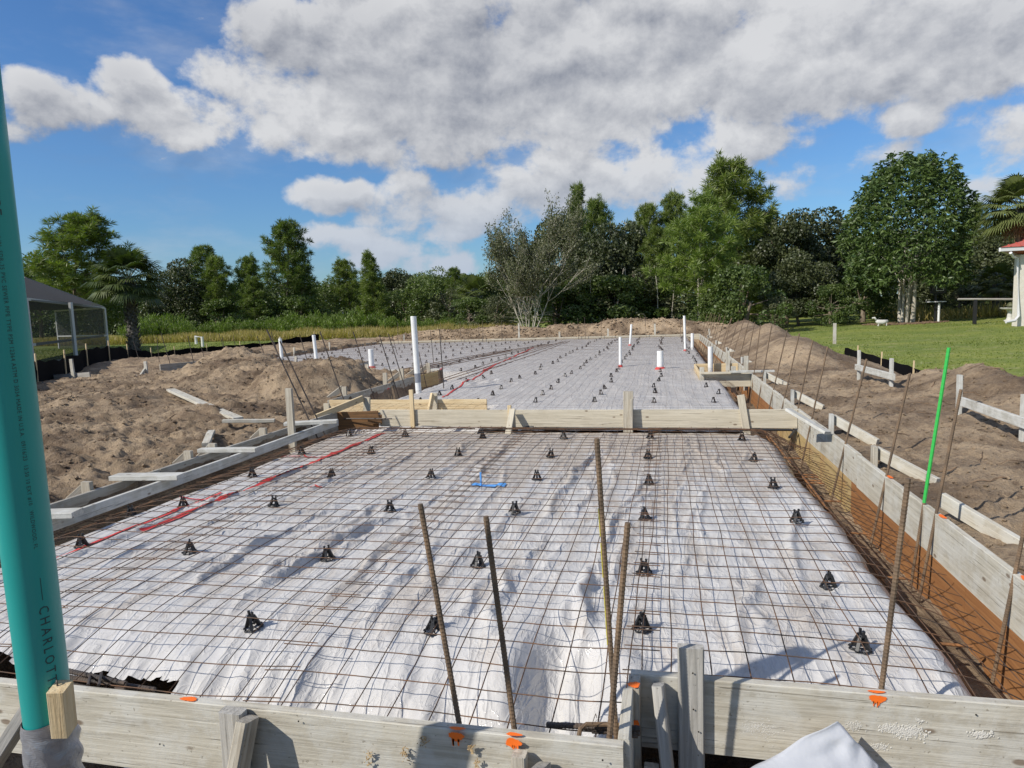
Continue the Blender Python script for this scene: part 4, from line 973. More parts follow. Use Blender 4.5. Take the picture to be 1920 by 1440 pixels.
p = P(902, 912, -.11); th = thing('stub_pipe', 'small blue painted stub standing on blue patch in the slab centre', 'pipe', p); mb = MB(); mb.tube([p + (0, 0, -.01), p + (.0, 0, .115)], .008, 8); mb.build('stub', M['bluep'], th); mb = MB(); mb.tube([p + (0, 0, .115), p + (0, 0, .12)], .0095, 8); mb.build('cap', M['bluep'], th)

# ------------------------------------------------------------------ pipes
def pvc(tp, bt, z, r, lab, collar=True, tilt=True, extra=None):
    b = P(*bt, z); a = PY(*tp, b[1]); th = thing('pvc_pipe', lab, 'pipe', b, 'white pvc pipes rising from the slab')
    mb = MB(); mb.tube([b + (0, 0, -.15), b, a - (0, 0, .004), a], [r, r, r, r * .97], 20); mb.build('pipe', M['pvc'], th, smooth=False)
    if collar:
        c2 = MB(); c2.tube([b + (0, 0, -.01), b + (0, 0, .03), b + (0, 0, .05)], [r * 1.9, r * 1.5, r * 1.15], 14); c2.build('red_tape', M['redp'], th)
    return th, a, b
th, a, b = pvc((775, 593), (785, 737), -.115, .055, 'tallest white pipe with grey tape band by the left forms', False)
mb = MB(); d = a - b; mb.tube([b + d * .14, b + d * .14 + d * .12], .0585, 20); mb.build('grey_tape', M['tape'], th)
pvc((1163, 632), (1163, 688), -.115, .036, 'thin white pipe with red base left of the capped stub')
pvc((1238, 658), (1238, 692), -.115, .075, 'short wide white pipe stub with red base on the far slab')
pvc((1184, 608), (1181, 648), -.115, .04, 'slender pale pipe nearest the far dirt heap')
pvc((1283, 592), (1285, 658), -.115, .038, 'tall whitish pipe with red base near the far right corner')
pvc((1332, 650), (1332, 692), -.1, .055, 'white pipe inside the column pad form', False)
pvc((588, 628), (594, 680), -.2, .06, 'white pipe by the left wing boards, right of its twin', False)
pvc((525, 635), (529, 678), -.2, .06, 'white pipe by the left wing boards, left of its twin', False)
pvc((695, 655), (697, 690), -.115, .075, 'short white pipe with red base behind the dirt pile')
pvc((1298, 625), (1298, 655), -.115, .05, 'short white pipe at the far right slab corner', False)
th = thing('pipe_arch', 'small white pipe arch standing at the tall grass edge', 'pipe', P(380, 652, -.3)); a = P(380, 650, -.3)
tl = PY(367, 631, a[1]); tr = PY(379, 632, a[1]); mb = MB(); mb.tube([tr + (0, 0, -1.2), tr, tl, tl + (0, 0, -.5)], .09, 8); mb.build('pipe', M['pvc'], th)

# teal sewer pipe, leaning towards the camera
rP = .0535
AX0 = np.array([-1.5033, 1.3009, .6288]); ax = np.array([.10653, -.10215, .98905]); ax /= np.linalg.norm(ax)
def s_row(base, py):
    best = None
    for q_ in np.linspace(-1.4, 1.5, 1500):
        p = Rm.T @ (base + ax * q_ - CP)
        if p[2] > -.1: continue
        q = 720 - F * p[1] / -p[2]
        if best is None or abs(q - py) < best[0]: best = (abs(q - py), q_)
    return best[1]
c0 = AX0 + ax * s_row(AX0, 1346)
A0 = c0 - ax * .75; A1 = AX0 + ax * s_row(AX0, 90)
th = thing('sewer_pipe', 'large teal sewer pipe leaning at the left edge with taped foot', 'pipe', A0)
mb = MB(); mb.tube([A0 + (A1 - A0) * s_ for s_ in np.linspace(0, 1, 12)], rP, 64); pp = mb.build('pipe', M['teal'], th, smooth=True)
# frame of the pipe: toward camera, sideways
mid = c0; tocam = CP - mid; tocam -= ax * (tocam @ ax); tocam /= np.linalg.norm(tocam); side = np.cross(ax, tocam)  # side = to the viewer's right
if side @ Rm[:, 0] < 0: side = -side
def on_pipe(s_, ang, r=rP): return c0 + ax * s_ + r * (math.cos(ang) * tocam + math.sin(ang) * side)
def pipe_text(txt, size, s_start, ang0, mname='lettering', ext=1.0, bold=0.0):
    cu = bpy.data.curves.new('t', 'FONT'); cu.body = txt; cu.size = size; cu.space_character = 1.15 * ext; cu.resolution_u = 2; cu.offset = bold
    ob = bpy.data.objects.new('t', cu); C.objects.link(ob); bpy.context.view_layer.update()
    me = bpy.data.meshes.new_from_object(ob); bpy.data.objects.remove(ob)
    import bmesh
    bm_ = bmesh.new(); bm_.from_mesh(me); bmesh.ops.triangulate(bm_, faces=bm_.faces)
    for _k in range(4):
        lg = [e for e in bm_.edges if e.calc_length() > .0035]
        if not lg: break
        bmesh.ops.subdivide_edges(bm_, edges=lg, cuts=1); bmesh.ops.triangulate(bm_, faces=bm_.faces)
    bm_.to_mesh(me); bm_.free()
    v = np.empty(len(me.vertices) * 3); me.vertices.foreach_get('co', v); v = v.reshape(-1, 3)
    mb = MB(); out = []
    for x, y, _ in v:
        out.append(on_pipe(s_start - x, ang0 + y / rP, rP + .0006))
    mb.add(out, [tuple(p.vertices) for p in me.polygons]); return mb.build(mname, M['ink'], th)
# axial position of an image row on the pipe
def s_at(py):
    best = None
    for s_ in np.linspace(-.3, 1.3, 1600):
        p = Rm.T @ (c0 + ax * s_ + rP * tocam - CP); q = 720 - F * p[1] / -p[2]
        if best is None or abs(q - py) < best[0]: best = (abs(q - py), s_)
    return best[1]
pipe_text('CHARLOTTE', .030, s_at(1141), .13, ext=1.3)
mb = MB(); s0, s1 = s_at(1088), s_at(1130)
mb.add([on_pipe(s0, .30, rP + .0006), on_pipe(s0, .325, rP + .0006), on_pipe(s1, .325, rP + .0006), on_pipe(s1, .30, rP + .0006)], [(0, 1, 2, 3)]); mb.build('lettering', M['ink'], th)
pipe_text('PIPE-', .030, s_at(345), .12)
LS = s_at(440) - s_at(1060)
pipe_text('4 IN. SDR-35 PVC SEWER PIPE TYPE PSM 12364 ASTM D 3034 MADE IN U.S.A.  09/16/23  13:50 10 EXT #10   WILDWOOD, FL', .0115, s_at(440), .22, ext=1.0)
# duct tape foot
tp = MB(); n = 40; k = 40; V = []
for i in range(n):
    s_ = .012 - .55 * i / (n - 1)
    for j in range(k):
        a = 2 * math.pi * j / k
        edge = .012 * math.sin(a * 1.0 + .5) if i == 0 else 0
        rr = rP + .003 + .008 * float(pn(np.array(a * 1.3 + 3), np.array(s_ * 30 + a * 1.5), 7)) * min(1, i / 3) + .006 * min(1, max(0, -s_) / .1)
        V.append(c0 + ax * (s_ + edge) + rr * (math.cos(a) * tocam + math.sin(a) * side))
tp.add(V, [(i * k + j, i * k + (j + 1) % k, (i + 1) * k + (j + 1) % k, (i + 1) * k + j) for i in range(n - 1) for j in range(k)])
tp.build('duct_tape', M['tape'], th, smooth=True)
# wood block taped on it
wb = thing('wood_block', 'short pine block taped to the front of the teal pipe', 'wood block', on_pipe(.05, .35, rP + .03))
mb = MB(); mb.bar(on_pipe(-.003, .38, rP + .024), on_pipe(.125, .38, rP + .026), .038, .050, up=tuple(tocam * .85 - side * .5), ch=.0015); mb.build('block', M['pine'], wb)
mb = MB(); mb.tube([on_pipe(.122, .35, rP + .02), on_pipe(.134, .37, rP + .016), on_pipe(.136, .40, rP + .010)], .0022, 5); mb.build('wire_tie', M['rebar_dark'], wb)

# ------------------------------------------------------------------ soil debris
def scatter(n, reg, smin, smax, seed):
    r = np.random.default_rng(seed); x = r.uniform(reg[0], reg[1], n); y = r.uniform(reg[2], reg[3], n)
    ok = ~inslab(x, y) & (zone(x, y) > .7); x, y = x[ok], y[ok]
    z = ground_h(x[None], y[None])[0]; s_ = smin + (smax - smin) * r.random(len(x)) ** 5
    O = np.array([(1, 0, 0), (-1, 0, 0), (0, 1, 0), (0, -1, 0), (0, 0, 1), (0, 0, -1)], float)
    O2 = np.array([(.6, .6, .5), (-.6, .6, .5), (-.6, -.6, .5), (.6, -.6, .5)], float); O = np.concatenate([O, O2])
    FT = [(4, 0, 6), (4, 6, 2), (4, 2, 7), (4, 7, 1), (4, 1, 8), (4, 8, 3), (4, 3, 9), (4, 9, 0), (0, 2, 6), (2, 1, 7), (1, 3, 8), (3, 0, 9), (5, 2, 0), (5, 1, 2), (5, 3, 1), (5, 0, 3)]
    m = len(x); J = O[None] * r.uniform(.6, 1.15, (m, len(O), 1)) * s_[:, None, None] * np.array([1, 1, .75])
    V = J + np.stack([x, y, z + s_ * .25], 1)[:, None]
    mb = MB(); mb.add(V.reshape(-1, 3), [tuple(i * 10 + q for q in f) for i in range(m) for f in FT]); return mb
a = scatter(16000, (-12.5, -4.7, 3.2, 16), .005, .034, 5); o = a.build('soil_clods', M['clod']); tag(o, 'loose soil clods and lumps over the left dirt', 'soil clods', kind='stuff')
a = scatter(7000, (1.75, 6.5, 2.5, 14), .004, .032, 6); o = a.build('soil_clods', M['clod']); tag(o, 'loose soil crumbs over the right dirt bank', 'soil clods', kind='stuff')
a = scatter(5000, (-15, 5, 33.4, 38), .02, .10, 8); o = a.build('soil_clods', M['clod']); tag(o, 'clods on the far dirt heaps', 'soil clods', kind='stuff')
a = scatter(900, (-3, 2.5, 1.1, 1.95), .004, .02, 18); o = a.build('soil_clods', M['clod']); tag(o, 'crumbs of soil in front of the front form', 'soil clods', kind='stuff')
mb = MB()
for k in range(170):
    right = random.random() < .55
    x, y = (random.uniform(1.9, 5.2), random.uniform(3, 13)) if right else (random.uniform(-11, -4.8), random.uniform(4.5, 14))
    a = random.uniform(0, 6.28); L = random.uniform(.12, .6); pts = []
    for i in range(7):
        q = i / 6; a += random.gauss(0, .25); x += L / 6 * math.cos(a); y += L / 6 * math.sin(a)
        pts.append((x, y, soil_z(x, y) + .008 + .02 * math.sin(q * 3.1) * random.random()))
    if inslab(np.array([p[0] for p in pts]), np.array([p[1] for p in pts])).any(): continue
    mb.tube(pts, np.linspace(.006, .002, 7) * random.uniform(.5, 1.3), 5)
M['root'] = mat('dry_root', f_rust((.10, .065, .04), (.26, .17, .10)), rough=.9)
o = mb.build('roots', M['root'], smooth=True); tag(o, 'thin roots and twigs strewn over the dirt', 'roots', kind='stuff')

# ------------------------------------------------------------------ silt fences
def silt(pts, h, lab, st=2.2):
    pts = [np.array(p, float) for p in pts]; th = thing('silt_fence', lab, 'silt fence', (*pts[0], lawn_h(*pts[0])))
    mb = MB(); V = []; F_ = []
    dens = []
    for a, b in zip(pts[:-1], pts[1:]):
        n = max(2, int(np.linalg.norm(b - a) / .4)); dens += [a + (b - a) * i / n for i in range(n)]
    dens.append(pts[-1])
    for i, p in enumerate(dens):
        g = max(float(lawn_h(*p)), soil_z(*p)) ; hh = h * (1 - .12 * abs(math.sin(i * .9)) - .05 * random.random())
        w = .05 * math.sin(i * 1.3)
        V += [(p[0] + w * .3, p[1], g - .2), (p[0] + w, p[1], g + hh * .5), (p[0] + .0, p[1], g + hh)]
    for i in range(len(dens) - 1):
        for j in range(2): F_.append((i * 3 + j, i * 3 + 3 + j, i * 3 + 4 + j, i * 3 + 1 + j))
    mb.add(V, F_); mb.build('fabric', M['silt'], th, smooth=True)
    for i in range(0, len(dens), 6):
        p = dens[i]; g = max(float(lawn_h(*p)), soil_z(*p)); mb = MB(); mb.bar((p[0], p[1] + .04, g - .2), (p[0] + .01, p[1] + .04, g + h + .12), .03, .03); mb.build('stake', M['pine'], th)
silt([tuple(P(*q, z_)[:2]) for q, z_ in [((20, 765), -.2), ((60, 745), -.2), ((165, 712), -.25), ((250, 690), -.3), ((340, 674), -.3), ((450, 662), -.3), ((600, 650), -.3)]], .55, 'black silt fence curving round the left dirt before the screened porch')
silt([(5.0, 13), (5.1, 16), (5.3, 22)], .26, 'black silt fence between the right dirt and the lawn')

# ------------------------------------------------------------------ vegetation
def rdir(r, n, up=-1.):
    d = r.normal(size=(n, 3)); d /= np.linalg.norm(d, axis=1)[:, None]; return d
def blades(mb, o, d, L, w, cv, seg=False):
    """thin triangles from o along d; o,d (n,3)"""
    n = len(o); r = rng.normal(size=(n, 3)); s_ = np.cross(d, r); s_ /= np.linalg.norm(s_, axis=1)[:, None] + 1e-9
    L = np.broadcast_to(L, (n,))[:, None]; w = np.broadcast_to(w, (n,))[:, None]
    T_ = np.stack([o - s_ * w * .3, o + d * L * .5 - s_ * w * .5 , o + d * L, o + d * L * .5 + s_ * w * .5], 1)
    mb.tris(T_, cv)
def leafquads(mb, c, L, w, cv, droop=0., nrm=None):
    n = len(c); d = rdir(rng, n); d[:, 2] -= droop; d /= np.linalg.norm(d, axis=1)[:, None]
    r = rng.normal(size=(n, 3)); s_ = np.cross(d, r); s_ /= np.linalg.norm(s_, axis=1)[:, None] + 1e-9
    L = np.broadcast_to(L, (n,))[:, None]; w = np.broadcast_to(w, (n,))[:, None]
    mb.tris(np.stack([c - d * L / 2, c + s_ * w / 2, c + d * L / 2, c - s_ * w / 2], 1), cv)
def limb(mb, p, d, L, r0, r1, n=6, curve=.0, jit=.04):
    p = np.array(p, float); d = np.array(d, float) / np.linalg.norm(d); pts = [p.copy()]
    for i in range(n):
        d = d + np.array([random.gauss(0, jit), random.gauss(0, jit), curve / n + random.gauss(0, jit * .5)]); d /= np.linalg.norm(d); p = p + d * L / n; pts.append(p.copy())
    mb.tube(pts, np.linspace(r0, r1, n + 1), 6); return pts, d
def mk_pine(Hh=10, conic=False, base=.3, mt='needles', spread=1., nb=58, bark='bark', stems=1, dens=30):
    tr = MB(); cr = MB(); O = []; D = []; CV = []; Ls = []
    for st in range(stems):
        d0 = (0, 0, 1) if stems == 1 else (random.uniform(-.3, .3), random.uniform(-.2, .2), 1)
        hh = Hh * (1 if st == 0 else random.uniform(.7, .9))
        pts, _ = limb(tr, (0.1 * st, 0, -.3), d0, hh, .13 if not conic else .10, .02, 12, .0, .025)
        pts = np.array(pts)
        for k in range(nb // stems):
            q = base + (1 - base) * (k + random.random()) * stems / nb; q = min(q, .99)
            i = q * 12; i0 = min(int(i), 11); p = pts[i0] + (pts[i0 + 1] - pts[i0]) * (i - i0)
            rel = (q - base) / (1 - base)
            if conic: L = Hh * .24 * spread * (1 - rel) ** .9 + .35
            else: L = Hh * .27 * spread * (math.sin(math.pi * min(1, rel * .62 + .34)) ** .9) * random.uniform(.55, 1.1) + .3
            a = k * 2.4 + random.uniform(-.5, .5); up = (.1 + .6 * rel) if not conic else (.55)
            lp, _ = limb(tr, p, (math.cos(a), math.sin(a), up), L, .035 * (1 - rel * .6), .008, 6, .35, .10)
            lp = np.array(lp)
            nt = int(3 + L * 3.6)
            for m in range(nt):
                u = 1 - .78 * (m / nt) ** 1.2; j = u * 6; j0 = min(int(j), 5); c = lp[j0] + (lp[j0 + 1] - lp[j0]) * (j - j0)
                c = c + np.array([random.gauss(0, .24), random.gauss(0, .24), random.gauss(.06, .18)]) * (1 if m else .2)
                dd = rdir(rng, dens); dd[:, 2] = dd[:, 2] * .8 + .35; dd[:, 0] += .3 * math.cos(a); dd[:, 1] += .3 * math.sin(a); dd /= np.linalg.norm(dd, axis=1)[:, None]
                O.append(np.repeat(c[None], dens, 0)); D.append(dd); CV.append(np.full(dens, min(1, max(0, random.gauss(.5, .25))))); Ls.append(rng.uniform(.34, .62, dens))
    blades(cr, np.concatenate(O), np.concatenate(D), np.concatenate(Ls), .05, np.concatenate(CV))
    return cr, tr, mt, bark
def mk_broad(Hh=8, mt='leaves_dark', wd=.42, n=9000, leaf=.25, bark='bark', base=.12, lobes=30, low=False):
    tr = MB(); cr = MB(); cs = []
    limb(tr, (0, 0, -.3), (0, 0, 1), Hh * .55, .16, .08, 6, 0, .05)
    for k in range(lobes):
        q = random.uniform(base, 1) ** .9; a = random.uniform(0, 6.28)
        R = Hh * wd * math.sin(math.pi * (.22 + .74 * q) ** 1.1) ** .7 * random.uniform(.45, .95) if not low else Hh * wd * math.sqrt(max(.05, 1 - q * q)) * random.uniform(.4, 1)
        c = np.array([R * math.cos(a), R * math.sin(a), Hh * (.08 + .84 * q)]); cs.append((c, Hh * random.uniform(.09, .17)))
        if k % 3 == 0: limb(tr, (0, 0, Hh * random.uniform(.2, .5)), c - np.array([0, 0, Hh * .35]), np.linalg.norm(c - np.array([0, 0, Hh * .35])), .05, .012, 5, 0, .06)
    per = n // lobes; Cc = []; CV = []
    for c, r in cs:
        d = rdir(rng, per); rr = r * rng.uniform(.55, 1.12, per) ** .6; p = c + d * rr[:, None] * np.array([1.15, 1.15, .85]); Cc.append(p)
        CV.append(np.clip(np.full(per, random.gauss(.45, .22)) + rng.normal(0, .12, per), 0, 1))
    Cc = np.concatenate(Cc); leafquads(cr, Cc, rng.uniform(leaf * .7, leaf * 1.4, len(Cc)), leaf * .62, np.concatenate(CV))
    return cr, tr, mt, bark
def mk_mango(Hh=10):
    tr = MB(); cr = MB()
    for (dx, dy, lx) in [(-.35, 0, -.12), (.0, .12, .03), (.18, -.1, .06), (.42, .05, .10), (-.1, -.2, -.02)]:
        pts, d = limb(tr, (dx, dy, -.3), (lx, random.uniform(-.08, .08), 1), 4.2, .17 if abs(dx) > .3 else .11, .07, 8, 0, .03)
        for k in range(5): limb(tr, pts[-1 - k], (random.uniform(-1, 1), random.uniform(-1, 1), 1.1), 3.0, .05, .015, 6, 0, .1)
    O = []; D = []; CV = []; L = []
    nC = 4000; z = rng.uniform(.12, 1, nC) ; a = rng.uniform(0, 6.283, nC)
    for i in range(nC):
        q = z[i]; zz = 1.6 + (Hh - 1.6) * q
        R = 3.7 * (math.sqrt(max(.02, 1 - ((q - .45) / .57) ** 2)) if q > .45 else .86 + q * .3)
        R *= 1 + .07 * math.sin(a[i] * 3 + q * 7) + .07 * math.sin(a[i] * 7 - q * 15)
        R *= random.uniform(.80, 1.04) if random.random() < .8 else random.uniform(.3, .8)
        c = np.array([R * math.cos(a[i]), R * math.sin(a[i]), zz + .35 * math.sin(a[i] * 5) + random.gauss(0, .15)])
        m = 9; th_ = rng.uniform(0, 6.283, m); e = rng.uniform(-1.5, .35, m)
        dd = np.stack([np.cos(th_), np.sin(th_), e], 1); dd += np.array([math.cos(a[i]), math.sin(a[i]), 0]) * .5; dd /= np.linalg.norm(dd, axis=1)[:, None]
        O.append(np.repeat(c[None], m, 0)); D.append(dd); CV.append(np.full(m, min(1, max(0, random.gauss(.45, .25))))); L.append(rng.uniform(.17, .42, m))
    blades(cr, np.concatenate(O), np.concatenate(D), np.concatenate(L), .095, np.concatenate(CV))
    return cr, tr, 'mango', 'bark_pale'
def mk_stem(Hh=8.5):
    tr = MB(); cr = MB(); Cc = []
    def rec(p, d, L, r, lev):
        pts, dd = limb(tr, p, d, L, r, r * .55, 5, .15, .07)
        if lev >= 2:
            for q in pts[1:]:
                m = 9 if lev == 3 else 5
                Cc.append(np.array(q)[None] + rng.normal(0, .15, (m, 3)))
        if lev < 3:
            for k in range(4 if lev else 5):
                i = random.randint(2, 5); nd = np.array(dd) + rng.normal(0, .42, 3); nd[2] = abs(nd[2]) * .8 + .25
                rec(pts[i], nd, L * random.uniform(.5, .72), r * .55, lev + 1)
    for k in range(8):
        a = k * .8; s_ = random.uniform(.22, .62); rec((.12 * math.cos(a), .12 * math.sin(a), -.2), (s_ * math.cos(a) - .05, s_ * math.sin(a), 1), Hh * random.uniform(.42, .55), .055, 0)
    for k in range(26):
        a = random.uniform(0, 6.28); limb(tr, (.2 * math.cos(a), .2 * math.sin(a), random.uniform(.5, 2.2)), (math.cos(a), math.sin(a), .35), random.uniform(1, 2.1), .012, .004, 5, -.3, .12)
    Cc = np.concatenate(Cc); Cc = Cc[Cc[:, 2] > Hh * .30]
    leafquads(cr, Cc, rng.uniform(.10, .2, len(Cc)), .075, rng.uniform(0, 1, len(Cc)))
    return cr, tr, 'leaves_grey', 'bark_pale'
def mk_shrub(Hh=2.5):
    tr = MB(); cr = MB(); O = []; D = []; CV = []
    for k in range(90):
        a = random.uniform(0, 6.28); R = random.random() ** .6 * 1.1; h = Hh * random.uniform(.55, 1.05) * (1 - .35 * (R / 1.1) ** 2)
        c = np.array([R * math.cos(a) * .8, R * math.sin(a) * .8, 0]); tip = np.array([R * math.cos(a) * 1.25, R * math.sin(a) * 1.25, h])
        if k % 3 == 0: tr.tube([c * .4, (c * .4 + tip) / 2, tip], [.02, .012, .004], 4)
        m = 34; u = rng.uniform(.15, 1, m) ** .7; p = c + (tip - c) * u[:, None] + rng.normal(0, .07, (m, 3)); d = rng.normal(0, .38, (m, 3)); d[:, 2] = 1; d /= np.linalg.norm(d, axis=1)[:, None]
        O.append(p); D.append(d); CV.append(np.full(m, min(1, max(0, random.gauss(.5, .25)))))
    blades(cr, np.concatenate(O), np.concatenate(D), rng.uniform(.2, .4, 90 * 34), .05, np.concatenate(CV)); return cr, tr, 'shrub', 'bark'
def fan(c, d, size, cr, nseg=30, droop=.5):
    d = np.array(d, float) / np.linalg.norm(d); s_ = np.cross(d, (0, 0, 1)); s_ /= np.linalg.norm(s_) + 1e-9; n = np.cross(s_, d); cvv = min(1, max(0, random.gauss(.45, .25)))
    V = []; cvs = []
    for k in range(nseg):
        a = -1.9 + 3.8 * k / (nseg - 1); e = d * math.cos(a) + s_ * math.sin(a) + n * .15 * math.cos(a * 2); e /= np.linalg.norm(e); L = size * (1 - .12 * abs(a)) * random.uniform(.9, 1.1)
        w = np.cross(e, n); w /= np.linalg.norm(w); p0 = c; p1 = c + e * L * .55; p2 = c + e * L * .95 - np.array([0, 0, 1]) * droop * L * .45
        V.append([p0, p1 - w * size * .042, p2, p1 + w * size * .042]); cvs.append(min(1, max(0, cvv + random.gauss(0, .12))))
    cr.tris(np.array(V), np.array(cvs))
def mk_palm(Hh=4.2, nf=44, size=1.05, skirt=0, boots=True):
    tr = MB(); cr = MB(); dead = MB()
    n = 14; tr.tube([(.05 * math.sin(i * .4), 0, -.3 + (Hh + .3) * i / n) for i in range(n + 1)], [.30 - .07 * math.sin(i / n * 2) + .03 * (i % 2) for i in range(n + 1)], 14)
    if boots:
        for k in range(int(Hh * 42)):
            z = Hh * (k + .5) / int(Hh * 42); a = k * 2.399; r = .27
            b = np.array([r * math.cos(a), r * math.sin(a), z]); o_ = np.array([math.cos(a), math.sin(a), 1.3]) * random.uniform(.10, .17); tr.bar(b, b + o_, .11, .025, up=(math.cos(a), math.sin(a), -.5))
    for k in range(nf):
        a = k * 2.399; el = 1.25 - 1.75 * (k / nf); pd = np.array([math.cos(a) * math.cos(el), math.sin(a) * math.cos(el), math.sin(el)]); c0_ = np.array([0, 0, Hh])
        L = size * random.uniform(.9, 1.25); c = c0_ + pd * L; c[2] -= .12 * (1 - math.sin(el)); cr.tube([c0_, (c0_ + c) / 2 + (0, 0, .05), c], .016, 4, w=.6)
        fan(c, pd - np.array([0, 0, .35]), size * 1.05, cr, droop=.55)
    for k in range(skirt):
        a = random.uniform(0, 6.28); c = np.array([.45 * math.cos(a), .45 * math.sin(a), Hh - random.uniform(.3, 1.1)]); fan(c, (math.cos(a) * .4, math.sin(a) * .4, -1), size * .9, dead, 14, .3)
    return cr, tr, 'palm', 'palm_bark', dead
VAR = {}
def variants():
    VAR['pine'] = [mk_pine(10, base=.42), mk_pine(10, base=.35, nb=64), mk_pine(10, base=.5, nb=50)]
    VAR['pinelow'] = [mk_pine(10, base=.12, nb=70, spread=.95), mk_pine(10, base=.08, nb=74, spread=1.05)]
    VAR['conic'] = [mk_pine(10, conic=True, base=.08, nb=80), mk_pine(10, conic=True, base=.12, nb=72)]
    VAR['lightpine'] = [mk_pine(10, base=.30, nb=66, mt='needles_light', bark='bark_pale', stems=2, spread=1.15, dens=32)]
    VAR['oak'] = [mk_broad(8, 'leaves_dark', n=15000), mk_broad(8, 'leaves_dark', wd=.36, n=14000)]
    VAR['oakmid'] = [mk_broad(8, 'leaves_mid', n=9000), mk_broad(8, 'leaves_mid', wd=.36, n=8000)]
    VAR['bush'] = [mk_broad(3.2, 'leaves_mid', wd=.62, n=6000, leaf=.14, low=True, base=.0), mk_broad(3.2, 'leaves_grey', wd=.62, n=5000, leaf=.12, low=True, base=.0)]
    VAR['mango'] = [mk_mango()]; random.seed(42); VAR['stem'] = [mk_stem()]; VAR['shrub'] = [mk_shrub(), mk_shrub(), mk_shrub()]
    VAR['palm'] = [mk_palm(4.2, 46, 1.15)]; VAR['palmbig'] = [mk_palm(7.0, 52, 1.35, skirt=26, boots=False)]; VAR['palmshort'] = [mk_palm(2.6, 34, 1.0, boots=False)]
variants()
HT = {'pine': 10, 'pinelow': 10, 'conic': 10, 'lightpine': 9.6, 'oak': 8.2, 'oakmid': 8.2, 'bush': 3.0, 'mango': 10.1, 'stem': 8.2, 'shrub': 2.5, 'palm': 6.0, 'palmbig': 8.8, 'palmshort': 4.4}
DATA = {}
def plant(kind, px, ptop, Y, lab, wf=1., var=None, group=None, rot=None):
    top = PY(px, ptop, Y); x = top[0]; g = float(lawn_h(np.array(x), np.array(Y))); hh = top[2] - g; v = random.randrange(len(VAR[kind])) if var is None else var
    s_ = hh / HT[kind]; nm = {'pine': 'pine_tree', 'pinelow': 'pine_tree', 'conic': 'pine_tree', 'lightpine': 'pine_tree', 'oak': 'broadleaf_tree', 'oakmid': 'broadleaf_tree', 'bush': 'bush', 'mango': 'mango_tree', 'stem': 'bare_tree', 'shrub': 'shrub', 'palm': 'palm_tree', 'palmbig': 'palm_tree', 'palmshort': 'palm_tree'}[kind]
    cat = {'bush': 'bush', 'shrub': 'shrub'}.get(nm, 'palm tree' if 'palm' in nm else 'tree')
    th = thing(nm, lab, cat, (0, 0, 0), group); key = (kind, v)
    if key not in DATA:
        r = VAR[kind][v]; cr = r[0].build('crown', M[r[2]], th); tr = r[1].build('trunk', M[r[3]], th, smooth=True) if r[1].n else None
        ex = r[4].build('dead_fronds', M['brownfrond'], th) if len(r) > 4 and r[4].n else None
        DATA[key] = [(o.name.split('.')[0], o.data) for o in (cr, tr, ex) if o]
    else:
        for n_, d_ in DATA[key]:
            o = bpy.data.objects.new(n_, d_); C.objects.link(o); o.parent = th
    th.location = (float(x), float(Y), g - .02); th.scale = (s_ * wf, s_ * wf, s_); th.rotation_euler = (0, 0, random.uniform(0, 6.28) if rot is None else rot)
    return th
